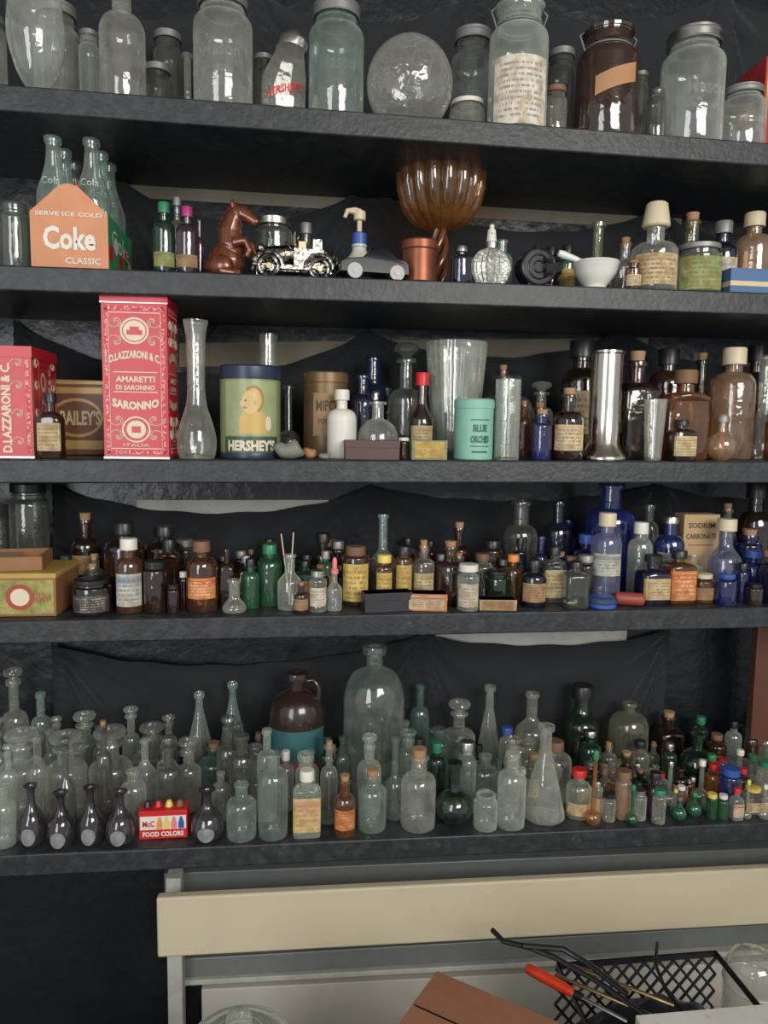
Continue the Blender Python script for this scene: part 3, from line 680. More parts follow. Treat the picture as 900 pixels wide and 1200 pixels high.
# ================================================================== SHELF 3
redp=pbr('red_tin_paint',(.48,.010,.022),.38,0,var=.16,coat=.15,wear=.12); silv=plain('silver')
wh=pbr('tin_cream_print',(.62,.54,.41),.4,var=.05)
m,nt=nm('ornament_print'); vo=nt.nodes.new('ShaderNodeTexVoronoi'); tc=nt.nodes.new('ShaderNodeTexCoord'); nt.links.new(tc.outputs['Object'],vo.inputs['Vector']); vo.inputs['Scale'].default_value=210; vo.feature='F1'
p=nt.nodes.new('ShaderNodeBsdfPrincipled'); ds=vo.outputs['Distance']; rg=mth(nt,'MULTIPLY',mth(nt,'GREATER_THAN',ds,.28),mth(nt,'LESS_THAN',ds,.46))
nt.links.new(mix(nt,mth(nt,'MULTIPLY',rg,.8),(.50,.008,.022),(.62,.48,.37)),p.inputs['Base Color']); p.inputs['Roughness'].default_value=.4; out(nt,p.outputs[0]); orn=m
def scroll(mb,fm,cu,cv,s_,sx,sy):
    for k_ in range(3):
        n=16; r0=s_*(1-.28*k_)
        P=[fm(cu+sx*(r0*(1-t)*cos(4.2*t+k_*2)),cv+sy*(r0*(1-t)*sin(4.2*t+k_*2)),.0006) for t in [i/n for i in range(n)]]
        mb.tube(P,.0007,wh,4)
x,y,z,H,R=spot(3,126,206,349,5.5,.09); w=R*1.86; d_=.08; mb=MB(); bx(mb,-w/2,w/2,-d_/2,d_/2,0,H*.955,redp); bx(mb,-w/2-.0015,w/2+.0015,-d_/2-.0015,d_/2+.0015,H*.94,H,redp); bx(mb,-w/2-.001,w/2+.001,-d_/2-.001,d_/2+.001,0,.003,silv); bx(mb,-w/2-.0018,w/2+.0018,-d_/2-.0018,d_/2+.0018,H*.938,H*.944,silv)
for fm in (fpl(-d_/2),lambda u,v,e:(w/2+e,u*d_/w,v)):
    for (a,b,c,d) in ((-.46,.03,-.41,.92),(.41,.03,.46,.92),(-.46,.895,.46,.92),(-.46,.03,.46,.05)): mb.drect(fm,a*w,b*H,c*w,d*H,orn)
    for (a,b,c,d) in ((-.40,.06,-.393,.885),(.393,.06,.40,.885),(-.4,.88,.4,.885),(-.4,.06,.4,.065)): mb.drect(fm,a*w,b*H,c*w,d*H,wh)
    for sx in (-1,1):
        for cv,sy in ((.14,1),(.83,-1),(.71,1),(.24,-1)): scroll(mb,fm,sx*.28*w,cv*H,.013,sx,sy)
    mb.ddisc(fm,0,H*.775,w*.22,H*.08,wh,.0007); mb.ddisc(fm,0,H*.775,w*.19,H*.068,redp,.0009,.90); mb.drect(fm,-.12*w,H*.75,.12*w,H*.78,redp,.001); mb.drect(fm,-.07*w,H*.78,.07*w,H*.80,redp,.001)
    mb.dtext(fm,"D.LAZZARONI & C.",0,H*.635,H*.048,wh,w=w*.78,bold=.04,arc=w*.9)
    mb.dtext(fm,"AMARETTI",0,H*.485,H*.036,wh,w=w*.6,bold=.03); mb.dtext(fm,"DI SARONNO",0,H*.435,H*.030,wh,w=w*.6,bold=.03)
    mb.drect(fm,-.34*w,H*.525,.34*w,H*.53,wh); mb.drect(fm,-.34*w,H*.405,.34*w,H*.41,wh)
    mb.dtext(fm,"SARONNO",0,H*.325,H*.052,wh,w=w*.72,bold=.05,arc=-w*1.2)
    mb.ddisc(fm,0,H*.18,w*.22,H*.08,wh,.0007,.88); mb.ddisc(fm,0,H*.18,w*.15,H*.055,wh,.0007); mb.drect(fm,-.07*w,H*.16,.07*w,H*.2,redp,.001)
    mb.dtext(fm,"ITALIA",0,H*.085,H*.018,wh,w=w*.4)
mb.finish('tall_biscuit_tin',(x,y,z+.0005),-.04)
x,y,z,H,R=spot(3,-45,60,410,9,.13); w=R*1.75; d_=.12; mb=MB(); bx(mb,-w/2,w/2,-d_/2,d_/2,0,H*.93,redp); bx(mb,-w/2-.0015,w/2+.0015,-d_/2-.0015,d_/2+.0015,H*.90,H,redp); bx(mb,-w/2-.001,w/2+.001,-d_/2-.001,d_/2+.001,0,.003,silv)
for fm in (fpl(-d_/2),lambda u,v,e:(w/2+e,u*d_/w,v)):
    mb.dtext(lambda u,v,e,fm=fm:fm(-v,u,e),"D.LAZZARONI & C.",H*.45,-w*.18,w*.12,wh,w=H*.8,bold=.04)
    for cv in (.2,.45,.7): mb.ddisc(fm,-.08*w,H*cv,w*.10,H*.09,wh,.0007,.65)
    for cv in (.15,.4,.65,.85): scroll(mb,fm,-.34*w,cv*H,.012,1,1); scroll(mb,fm,.33*w,cv*H,.010,-1,1)
    mb.drect(fm,-.47*w,.04*H,-.455*w,.88*H,wh); mb.drect(fm,.42*w,.04*H,.47*w,.88*H,orn); mb.drect(fm,-.24*w,.04*H,-.23*w,.88*H,wh)
mb.finish('square_biscuit_tin',(x,y,z+.0005),.0)
x,y,z,H,R=spot(3,64,130,447,20,.07); PL[3][-1]=(x,y,R,.04,False); mb=MB(); bt=pbr('brown_tin_print',(.16,.06,.025),.4,var=.3); gt=pbr('gold_print',(.48,.32,.12),.4,.2)
bx(mb,-R*1.02,R*1.02,-.035,.035,0,H,bt); fm=fpl(-.035)
mb.drect(fm,-R*.9,H*.08,R*.9,H*.2,gt); mb.drect(fm,-R*.9,H*.82,R*.9,H*.9,gt); mb.ddisc(fm,0,H*.5,R*.9,H*.26,gt); mb.ddisc(fm,0,H*.5,R*.82,H*.22,bt,.0008); mb.dtext(fm,"BAILEY'S",R*.12,H*.5,H*.2,pbr('pale_gold',(.6,.5,.3),.4),.001,w=R*1.4,bold=.03)
bx(mb,-R*1.04,R*1.04,-.037,.037,H*.93,H,gt); mb.finish('brown_tobacco_tin',(x,y,z+.0005),bevel=.002)
# cocoa tin
x,y,z,H,R=spot(3,257,330,430,6.5,.09); mb=MB(); tg=pbr('sage_tin_print',(.20,.25,.12),.35,var=.3,coat=.1,wear=.2); tb=pbr('dark_blue_lid',(.02,.035,.07),.35,.2); R*=.97
mb.lathe([(0,0),(R,0),(R*1.01,.002),(R*1.01,.008),(R,.010)],tb,40); mb.lathe([(R,.009),(R,H*.86)],tg,40)
mb.lathe([(R*1.02,H*.85),(R*1.03,H*.87),(R*1.03,H*.98),(R*.98,H),(0,H)],tb,40)
fm=fcyl(R); yel=pbr('ochre_print',(.50,.34,.09),.4,wear=.15); skin=pbr('buff_print',(.55,.40,.17),.4)
mb.drect(fm,-R*1.0,H*.05,R*1.0,H*.24,pbr('dark_green_print',(.035,.075,.035),.4),.0003)
mb.drect(fm,-R*.95,H*.25,R*.95,H*.83,pbr('pale_sage_print',(.28,.32,.16),.4,var=.3,wear=.2),.0003)
mb.ddisc(fm,R*.04,H*.40,R*.46,H*.14,yel,.0005,0,24,0,pi); mb.drect(fm,-R*.42,H*.27,R*.50,H*.405,yel,.0005)
mb.ddisc(fm,R*.06,H*.62,R*.34,H*.15,yel,.0007); mb.ddisc(fm,-R*.06,H*.60,R*.27,H*.125,skin,.0009); mb.ddisc(fm,-R*.33,H*.585,R*.06,H*.025,skin,.0009)
hp=pbr('hair_print',(.30,.17,.04),.5)
mb.ddisc(fm,R*.05,H*.63,R*.34,H*.15,hp,.0011,.80,24,-1.1,2.3); mb.ddisc(fm,-R*.2,H*.62,R*.03,H*.010,plain('black'),.0014); mb.ddisc(fm,R*.12,H*.60,R*.05,H*.028,yel,.0014)
mb.ddisc(fm,-R*.22,H*.545,R*.06,H*.009,pbr('lip_print',(.4,.1,.06)),.0014); mb.ddisc(fm,R*.55,H*.38,R*.12,H*.08,wh,.0010)
mb.dtext(fm,"HERSHEY'S",0,H*.145,H*.12,wh,w=R*1.65,bold=.05)
mb.finish('cocoa_tin',(x,y,z+.0005),.10)
x,y,z,H,R=spot(3,355,408,437,14); mb=MB(); bt2=pbr('bronze_tin',(.15,.095,.045),.4,.4,var=.5,vs=25); mb.cyl(R*.97,0,H*.9,bt2,b=.04); mb.cyl(R,H*.86,H,bt2,b=.06)
bi=pbr('brown_ink',(.07,.03,.015)); fm=fcyl(R*.98); mb.drect(fm,-R*.7,H*.25,R*.7,H*.75,pbr('dull_gold_print',(.27,.17,.07),.5)); mb.dtext(fm,"MIPCO",0,H*.6,H*.13,bi,.0009,w=R*1.1,bold=.02); mb.dtext(fm,"MIXTURE",0,H*.42,H*.07,bi,.0009,w=R*.9)
mb.finish('bronze_tin_canister',(x,y,z+.0005),.1)
x,y,z,H,R=spot(3,498,569,402,12.5); PL[3][-1]=(x,y,R*.8,R*.8,True); mb=MB(); mb.lathe([(0,.006),(R*.66,0),(R*.7,.004),(R*.72,H*.1),(R*.98,H*.995),(R,H),(R*.95,H),(R*.66,.012),(0,.012)],glass('clear'),96,flute=.018,nf=24)
mb.finish('fluted_glass_tumbler',(x,y,z+.0005))
x,y,z,H,R=spot(3,532,578,468,4.2); mb=MB(); tl=plain('teal'); mb.cyl(R*.97,0,H*.9,tl,b=.05); mb.cyl(R,H*.82,H,tl,b=.08)
fm=fcyl(R*.98); ink=pbr('green_ink',(.02,.12,.10)); mb.dtext(fm,"BLUE",R*.1,H*.52,H*.12,ink,w=R*.7,bold=.03); mb.dtext(fm,"ORCHID",R*.1,H*.34,H*.12,ink,w=R*.95,bold=.03); mb.drect(fm,-R*.4,H*.22,R*.6,H*.235,ink)
mb.drect(fm,-R*.4,H*.65,R*.6,H*.665,ink); mb.drect(fm,-R*.3,H*.12,R*.5,H*.15,ink); mb.finish('talcum_tin',(x,y,z+.0003))
x,y,z,H,R=spot(3,682,736,412,4.8); mb=MB(); ch2=pbr('brushed_silver',(.56,.51,.44),.2,1,var=.06)
mb.lathe([(0,0),(R*.98,0),(R,.003),(R*.95,.008),(R*.75,H*.09),(R*.70,H*.13),(R*.64,H*.15),(R*.64,H*.5),(R*.64,H*.97),(R*.70,H*.98),(R*.70,H),(R*.62,H),(R*.6,H*.8),(0,H*.8)],ch2,40); mb.finish('silver_cocktail_shaker',(x,y,z+.0003))
def rock(k,xl,xr,yt,cm,col,name='grey_pebble'):
    x,y,z,H,R=spot(k,xl,xr,yt,cm,.03); mb=MB(); n_=rnd.random()*9; mm=pbr('stone_'+name,col,.8,bump=.5,bs=120)
    mb.ell((0,0,H*.5),(R,min(R,.02),H*.5),mm); mb.v=[(a*(1+.15*sin(a*200+n_+c*150)),b*(1+.1*sin(a*170)),c*(1-.15*sin(a*230+n_)) if c>H*.1 else c) for a,b,c in mb.v]; mb.finish(name,(x,y,z))
rock(3,322,357,517,3,(.20,.20,.17)); rock(3,355,372,524,4.5,(.38,.18,.08),'wooden_bead'); rock(3,374,388,530,2.0,(.25,.25,.22))
def cbox(k,xl,xr,yt,cm,dp,m,name,lbn=None,rz=0,lid=None):
    x,y,z,H,R=spot(k,xl,xr,yt,cm,dp); mb=MB(); bx(mb,-R,R,-dp/2,dp/2,0,H,m)
    bx(mb,-R*1.01,R*1.01,-dp/2-.0008,dp/2+.0008,H*.6,H*1.0,lid or m)
    if lbn: mb.drect(fpl(-dp/2-.001),-R*.85,H*.1,R*.85,H*.92,lab(lbn))
    mb.finish(name,(x,y,z+.0003),rz,bevel=.0006)
cbox(3,404,467,516,2.6,.03,pbr('maroon_box',(.08,.045,.035),.6),'small_brown_box',None,0)
cbox(3,481,522,516,3,.03,pbr('green_box',(.18,.22,.12),.6),'small_green_box','yellow')
for t in [
('cyl',383,418,457,6.5,'milk','cap:white',None,None),
('sq',42,78,461,4,'brown','cap:black','cream',(.12,.55)),
('vase3',206,254,377,4.5,'clear',None,None,None),
('globe',418,467,471,9,'clear',None,None,None),
('tube',580,609,445,4,'clear',None,None,None),
('cyl',563,622,441,14,'smoke',None,None,None),
('cyl',648,684,455,4.5,'brown','cork','cream',(.15,.6)),
('vial',623,646,480,2.8,'cobalt','cork',None,None),
('sq',722,767,412,8,'brown','cork',None,(.45,.6)),
('tumbler',754,779,468,3,'clear',None,None,None),
('med',777,826,434,6.5,'amber','cap:rust',None,None),
('sq',785,811,492,2.8,'brown','cap:black','cream',(.12,.6)),
('globe',829,862,490,2.8,'peach','cap:zinc',None,None),
('cyl',834,881,408,10,'peach','cap:ivory',None,None),
('vase3',873,925,418,5,'clear',None,None,None),
('vial',466,480,513,2,'brown','cap:white',None,None),
('cyl',410,439,440,14,'navy',None,None,None),
('cyl',420,454,418,21,'navy',None,None,None),
('apoth',455,496,402,16,'smoke','stop',None,None),
('tall',480,508,437,9,'brown','cap:red','cream',(.12,.45)),
('sq',617,646,472,8,'amber','cork','tan',None),
('apoth',617,650,447,16,'clear','stop',None,None),
('cyl',658,702,399,17,'brown','cap:black','cream',(.2,.6)),
('cyl',604,622,470,10,'amber','cork',None,None),
('cyl',760,802,409,18,'brown','cap:black',None,None),
('tall',805,836,414,15,'dkgreen','cork','green',None),
('cyl',700,735,440,19,'amber','cork',None,None),
('tube',304,325,392,20,'clear',None,None,None),
('globe',322,354,452,18,'smoke',None,None,None),
('tall',512,545,420,22,'smoke',None,None,None),('cyl',540,565,430,21,'aqua','cork',None,None),
('apoth',440,465,455,16,'aqua',None,None,None),
('cyl',868,900,405,21,'brown','cap:black',None,None),
('sq',905,940,470,6,'amber','cap:black','cream',None),
('cyl',576,600,428,21,'amber','cork',None,None),
]: item(3,*t[:5],t[5],t[6],t[7],t[8])
# ================================================================== SHELF 4
woodc=pbr('cedar_wood',(.24,.115,.045),.6,var=.3,vs=25); x,y,z,H,R=spot(4,-60,86,664,8.5,.13); mb=MB(); d_=.12; w=2*R*.93
bx(mb,-w/2,w/2,-d_/2,d_/2,0,H*.9,woodc); bx(mb,-w/2-.001,w/2+.001,-d_/2-.001,d_/2+.001,H*.88,H,pbr('yellow_paper_edge',(.42,.28,.07),.6))
fm=fpl(-d_/2); mb.drect(fm,-w*.48,H*.06,w*.48,H*.84,pbr('green_gold_print',(.27,.25,.07),.6,var=.8,vs=90),.0004); mb.ddisc(fm,w*.2,H*.45,w*.12,H*.3,pbr('russet_print',(.32,.06,.03),.6),.0007); mb.ddisc(fm,w*.2,H*.45,w*.08,H*.2,wh,.0009); mb.dtext(fm,"HABANA",w*.38,H*.45,H*.22,pbr('russet_print',(.36,.10,.05),.6),w=w*.16)
mb.finish('cigar_box',(x,y,z+.0005),-.02,bevel=.001)
mb=MB(); w2=.085; zz=z+H+.0012
bx(mb,-w2,w2*.9,-.05,.04,0,.004,woodc); bx(mb,-w2,w2*.9,-.05,-.046,.004,.022,woodc); bx(mb,-w2,w2*.9,.036,.04,.004,.022,woodc); bx(mb,w2*.9-.004,w2*.9,-.046,.036,.004,.022,woodc); bx(mb,-w2,-w2+.004,-.046,.036,.004,.022,woodc); bx(mb,-.03,.03,-.04,.03,.0045,.018,pbr('tan_fabric',(.4,.3,.2)))
mb.finish('wooden_tray',(x-.02,y,zz),.12)
cbox(4,425,481,693,2.8,.03,pbr('black_case',(.025,.025,.03),.4),'small_black_case',None,.12)
cbox(4,476,523,694,3,.032,pbr('wood_box',(.42,.16,.05),.5),'small_wooden_box','red',-.15)
cbox(4,561,603,701,2.5,.03,pbr('cream_box',(.38,.26,.16),.5),'small_paper_box','tan',-.1)
x,y,z,H,R=spot(4,723,751,694,3.2,.03); mb=MB(); mb.tube([(-R,.008,.0115),(-R+.001,.008,.0115),(R-.001,-.006,.0115),(R,-.006,.0115)],[.0095,.0112,.0112,.0095],pbr('brick_red',(.26,.045,.03)),18); mb.tube([(R,-.006,.0115),(R+.002,-.0065,.0115)],[.009,.009],plain('cork'),14); mb.finish('wooden_roller',(x,y,z))
x,y,z,H,R=spot(4,689,722,699,2.4); mb=MB(); mb.cyl(R*.95,0,H*.5,plain('blue')); mb.cyl(R,H*.45,H,pbr('navy_lid',(.03,.05,.12),.4)); mb.ddisc(lambda u,v,e:(u,v,H+e),0,0,R*.7,R*.7,plain('blue')); mb.finish('round_salve_tin',(x,y,z+.0003))
x,y,z,H,R=meas(4,793,836,602,.15); R*=.95; PL[4].append((x,y,R,.02,False)); mb=MB(); bx(mb,-R,R,-.018,.018,0,H,pbr('tan_carton',(.44,.30,.15),.7,var=.25)); fm=fpl(-.018); ikk=pbr('dark_ink',(.06,.05,.04))
mb.dtext(fm,"SODIUM",0,H*.86,H*.07,ikk,w=R*1.5,bold=.02); mb.dtext(fm,"CARBONATE",0,H*.72,H*.07,ikk,w=R*1.7,bold=.02); mb.drect(fm,-R*.7,H*.6,R*.7,H*.61,ikk); mb.finish('powder_carton',(x,y,z+.0003),bevel=.0008)
L4=[
('pill',85,131,678,4.5,'brown','lid:black','black',(.1,.6)),
('cyl',135,168,631,5,'amber','cap:white','blue',(.1,.62)),
('vial',168,196,657,5,'brown','cap:black',None,None),
('cyl',218,255,634,5,'amber','cap:rust','orange',(.2,.5)),
('vial',196,210,685,3,'brown','cap:black',None,None),
('vial',209,222,670,4.5,'brown','cap:white',None,None),
('vase3',260,289,680,3.5,'clear',None,None,None),
('cyl',283,304,655,5.5,'green','cap:black',None,None),
('cyl',301,331,638,8,'green','cap:green',None,None),
('tall',325,354,650,5,'clear',None,None,None),
('cyl',344,362,682,2.8,'brown','cork','tan',None),
('vial',362,383,668,3,'clear','cap:silver','white',(.15,.6)),
('tall',383,401,653,3,'clear','drop:pink',None,None),
('vial',400,433,640,8,'amber','cap:rust','yellow',(.08,.72)),
('long',434,463,603,12,'aqua',None,None,None),
('vial',440,460,650,6,'amber','cap:yellow','yellow',(.08,.7)),
('vial',463,483,640,6.5,'amber','cap:black','yellow',(.08,.7)),
('cyl',483,509,633,8,'clear','cork','cream',None),
('cyl',511,544,634,6.5,'brown','cork',None,(.2,.5)),
('vial',536,561,661,3.2,'clear','cap:white','white',(.1,.6)),
('pill',568,597,668,6,'dkgreen','lid:black',None,None),
('cyl',590,612,650,7.5,'ember','cap:orange',None,None),
('cyl',611,640,656,4.5,'navy','cap:black','tan',None),
('med',636,662,641,3.8,'smoke','cap:black','cream',(.1,.6)),
('sq',661,687,658,4,'smoke','cap:black',None,(.15,.6)),
('cyl',693,727,601,7.5,'violet','cap:ivory','blue',(.3,.55)),
('cyl',686,742,566,18,'cobalt',None,None,None),
('cyl',672,701,626,12,'cobalt','cap:blue',None,None),
('sq',749,780,650,3.8,'navy','cap:black','cream',(.12,.62)),
('sq',779,810,645,3.8,'amber','cap:black','orange',(.08,.66)),
('cyl',736,763,612,9,'clear','cap:white',None,None),
('cyl',768,800,605,9,'cobalt','lid:silver','blue',(.3,.56)),
('vial',810,836,672,4,'amber','cap:ivory','tan',None),
('tall',832,867,608,9,'violet','cap:ivory',None,None),
('vial',840,862,672,3,'cobalt','cap:blue',None,None),
('cyl',867,897,645,7,'cobalt','cap:blue',None,None),
('vial',876,893,684,2.5,'brown','cap:black',None,None),
('vial',862,877,660,4,'cobalt','cap:black',None,None),
('cyl',893,930,640,5,'navy','cap:black',None,None),
('cyl',590,629,587,17,'smoke',None,None,None),
('cyl',637,669,588,19,'navy',None,None,None),('cyl',650,678,610,15,'cobalt',None,None,None),
('cyl',80,122,601,12,'brown','cork','tan',(.3,.55)),
('cyl',122,170,612,13,'brown','cap:black',None,None),
('cyl',170,216,616,14,'brown','cap:black',None,None),
('jar',12,58,566,22,'smoke','lid:black',None,None),
('jar',-30,16,590,22,'smoke',None,None,None),
('cyl',748,770,592,19,'smoke',None,None,None),
('cyl',866,902,566,20,'brown','cap:black',None,None),
('cyl',838,862,590,20,'smoke','cork',None,None),
('cyl',525,550,612,16,'brown','cork',None,None),('cyl',365,392,625,16,'brown','cap:black',None,None),
('cyl',660,690,600,23,'cobalt',None,None,None),
]
rd_=None
for t in L4:
    q_=item(4,*t[:5],t[5],t[6],t[7],t[8])
    if t[0]=='tall' and t[1]==325: rd_=q_
if rd_:
    xx,yy,zz=rd_[:3]; mb=MB()
    mb.tube([(xx+.001,yy,zz+.006),(xx-.014,yy,zz+.125)],.0011,plain('cream'),6); mb.tube([(xx-.001,yy,zz+.006),(xx+.006,yy+.002,zz+.127)],.0011,plain('cream'),6); mb.finish('reed_stick')
def fill(k,n,x0,x1,t0,t1,d0,d1,w0,w1,tints,kinds,clos,labs=(None,)):
    for _ in range(n):
        u=rnd.uniform(x0,x1); w=rnd.uniform(w0,w1); 
        item(k,rnd.choice(kinds),u-w/2,u+w/2,rnd.uniform(t0,t1),rnd.uniform(d0,d1),rnd.choice(tints),rnd.choice(clos),rnd.choice(labs),None,False)
KK=['cyl','vial','sq','med','cyl']; CC=['cap:black','cap:black','cork','cap:rust',None,'cap:zinc']
fill(4,60,235,300,640,672,8,25,16,26,['brown','amber','brown'],KK,CC,(None,None,'tan'))
fill(4,50,300,400,630,665,8,25,16,24,['green','brown','green','smoke','dkgreen'],KK,CC,(None,None,'tan'))
fill(4,90,400,600,630,668,8,25,16,26,['amber','brown','clear','smoke','brown'],KK,CC,(None,None,None,'tan'))
fill(4,60,600,700,625,665,8,25,16,26,['brown','navy','cobalt','smoke'],KK,CC,(None,))
fill(4,70,690,900,615,655,10,25,18,28,['cobalt','navy','violet','clear','brown','smoke'],KK,CC,(None,None,'blue'))
fill(4,30,60,235,630,668,10,25,20,30,['brown','brown','smoke'],KK,CC,(None,))
# ================================================================== SHELF 5
def s5(xl,xr,yt,vb,dp):
    Y=frontY(5,(xl+xr)/2,vb)+dp/2; x,y,z,H,R=meas(5,xl,xr,yt,Y); PL[5].append((x,y,R,dp/2,False)); return x,y,z,H,R
x,y,z,H,R=s5(165,221,945,984,.03); mb=MB(); bx(mb,-R,R,-.015,.015,0,H,plain('red')); fm=fpl(-.015)
mb.drect(fm,-R*.95,H*.34,R*.95,H*.82,wht); mb.dtext(fm,"FOOD COLORS",0,H*.18,H*.18,wht,.0008,w=R*1.7,bold=.04); mb.dtext(fm,"McC",-R*.6,H*.55,H*.22,plain('red'),w=R*.5,bold=.03)
for i,c in enumerate(('orange','yellow','pink','blue')):
    u=-R*.15+i*R*.30; mb.dpoly(fm,[(u-R*.12,H*.36),(u+R*.12,H*.36),(u+R*.12,H*.56),(u+R*.04,H*.78),(u-R*.04,H*.78),(u-R*.12,H*.56)],plain(c),.0008)
for i,c in enumerate(('black','red','yellow','rust')): mb.cyl(R*.17,H,H*1.22,plain(c),c=(-R*.7+i*R*.45,0),r2=R*.1)
mb.finish('food_coloring_box',(x,y,z+.0004),bevel=.0006)
x,y,z,H,R=spot(5,314,382,788,19); mb=MB(); tp=pbr('brown_glaze',(.030,.017,.013),.22,coat=.5); bo=pbr('teal_label',(.035,.12,.13),.5,wear=.2)
prf=bprof(H,R*.97,.62,.86,.28,.06,1.5,'round'); mb.lathe(prf,tp,36); fm=fcyl(R*.97); mb.drect(fm,-R*1.4,H*.2,R*1.4,H*.58,bo,.0008,24); mb.drect(fm,-R*1.1,H*.26,R*1.1,H*.32,pbr('red_print',(.4,.05,.04)),.0012,24)
mb.tube([(R*.28,0,H*.93),(R*.6,0,H*.95),(R*.78,0,H*.88),(R*.75,0,H*.76)],R*.09,tp,10); mb.finish('brown_glass_jug',(x,y,z+.0004),-.3)
L5=[
('demi',402,474,757,17,'aqua',None,None,None),
('bud',20,54,920,996,'plum'),('bud',54,89,928,1002,'plum'),('bud',90,123,922,996,'plum'),('bud',123,159,927,1001,'plum'),('bud',223,263,925,999,'plum'),
('cyl',-14,19,920,997,'clear',None),
('cyl',265,301,918,990,'aqua',None),('cyl',302,338,882,988,'aqua',None),
('med',343,376,902,985,'clear','cap:white','pink',(.1,.66)),
('cyl',391,417,908,986,'amber','cork','orange',(.15,.6)),
('cyl',419,453,901,979,'aqua','cork'),
('cyl',470,511,877,978,'clear','cork'),
('globe',511,554,893,977,'dkgreen',None),
('pill',555,583,930,980,'clear',None),
('cyl',583,616,882,977,'clear',None),
('erl',614,663,850,971,'clear',None),
('cyl',664,692,901,964,'clear','cap:red','cream',(.1,.35)),
('vial',721,739,903,964,'peach','cap:rust'),('vial',740,757,925,966,'clear','cap:silver'),
('cyl',757,777,905,960,'purple','cap:black'),('sq',868,895,922,957,'clear','cap:yellow','cream'),
('vial',843,867,900,950,'cobalt','cap:blue'),('cyl',827,845,895,943,'ember','cap:red'),
('vial',706,721,930,965,'clear','cap:black'),('vial',692,706,915,960,'clear','cap:silver','cream'),
('globe',788,804,935,965,'green','cap:rust'),('globe',805,822,930,962,'green','cap:green'),('globe',822,838,934,955,'clear','cap:red'),('globe',893,912,920,955,'aqua','cap:white'),
('apoth',0,53,855,966,'clear','stop'),('apoth',53,103,858,966,'clear','stop'),('apoth',104,156,852,964,'clear','stop'),
('cyl',140,173,902,968,'clear',None),
('cyl',200,232,877,940,'navy','lid:silver'),('sq',157,200,848,938,'clear','stop'),
('cyl',232,270,870,935,'teal','cork'),('cyl',248,270,905,965,'clear'),
('cyl',282,312,895,955,'clear',None),
('apoth',375,396,868,968,'clear','cork'),
('cyl',412,453,860,955,'clear','stop'),('long',452,474,865,966,'aqua',None),
('cyl',552,583,885,950,'aqua',None),('cyl',630,669,868,945,'clear','cap:rust'),
('vial',600,618,900,950,'teal','cap:white'),
('long',373,404,805,935,'teal',None),('tall',330,357,826,925,'clear','stop'),
('cyl',352,374,880,955,'clear'),('cyl',325,345,880,950,'clear','cap:white'),
('tear',217,251,812,915,'clear',None),('tear',255,291,800,920,'aqua',None),
('apoth',112,165,793,900,'clear','stop'),('apoth',0,35,783,900,'clear','stop'),('apoth',168,215,793,900,'smoke',None),
('cyl',36,62,812,915,'aqua',None),('globe',50,112,785,895,'olive','cork'),
('long',226,252,792,890,'smoke'),('tall',262,300,792,880,'smoke'),
('apoth',83,117,834,925,'clear','stop'),('apoth',138,170,828,920,'clear','stop'),('apoth',183,213,838,925,'clear','stop'),
('cyl',480,503,803,900,'teal',None),('cyl',465,485,845,935,'clear',None),
('apoth',518,557,820,910,'clear','stop'),('erl',553,593,804,905,'clear','cork'),('vial',585,602,852,915,'clear','cap:blue'),
('tall',604,641,812,905,'clear',None),('long',626,650,793,880,'dkgreen','cap:green','cream',(.1,.4)),
('tall',656,706,803,905,'dkgreen','cap:black'),('cyl',676,706,856,915,'dkgreen','lid:silver'),('demi',714,758,823,912,'olive',None),
('sq',768,797,834,900,'brown','cork'),('globe',797,836,860,925,'dkgreen','cork'),('cyl',811,829,840,890,'green','cap:green'),
('cyl',828,850,860,905,'brown','cap:rust'),('cyl',866,886,835,890,'dkgreen','cap:black'),
('cyl',500,522,870,950,'dkgreen','cap:green'),('cyl',530,552,865,925,'aqua'),
('cyl',703,722,870,920,'clear','cork','cream',None),('cyl',738,760,868,925,'clear','cap:black'),
('cyl',850,868,845,900,'clear','cap:black'),('cyl',886,905,850,900,'olive','cap:black'),
]
for t in L5:
    t=list(t)+[None]*(9-len(t)); item(5,*t[:5],t[5],t[6],t[7],t[8])
CC=['cork','cap:silver',None,None,'stop','cap:black']
fill(5,160,-10,320,838,892,8,26.5,18,34,['clear','clear','clear','aqua','smoke','clear'],['apoth','cyl','cyl','tall','sq'],[None,'stop','stop',None,'cork'])
fill(5,140,320,620,850,895,8,26.5,16,30,['clear','clear','aqua','teal','clear','dkgreen'],['cyl','tall','vial','med'],[None,'stop','cork','cap:black',None,'cap:silver'])
fill(5,100,600,760,870,905,6,26.5,15,26,['clear','clear','aqua','dkgreen','olive','brown'],['cyl','vial','sq','globe'],CC,(None,None,'cream'))
fill(5,150,690,905,880,925,3,22,12,20,['clear','brown','amber','green','purple','clear','ember','clear'],['cyl','vial','sq','globe'],CC+['cap:red','cap:white','cap:green','cap:red'],(None,None,'cream','red'))
fill(5,90,740,905,840,885,12,26.5,15,24,['clear','brown','dkgreen','green','olive','clear'],['cyl','vial','sq','tall'],CC)
fill(5,70,690,900,915,940,2,9,9,15,['green','clear','ember','clear','teal'],['globe','vial'],['cap:red','cap:green','cap:white','cap:black','cap:yellow'])
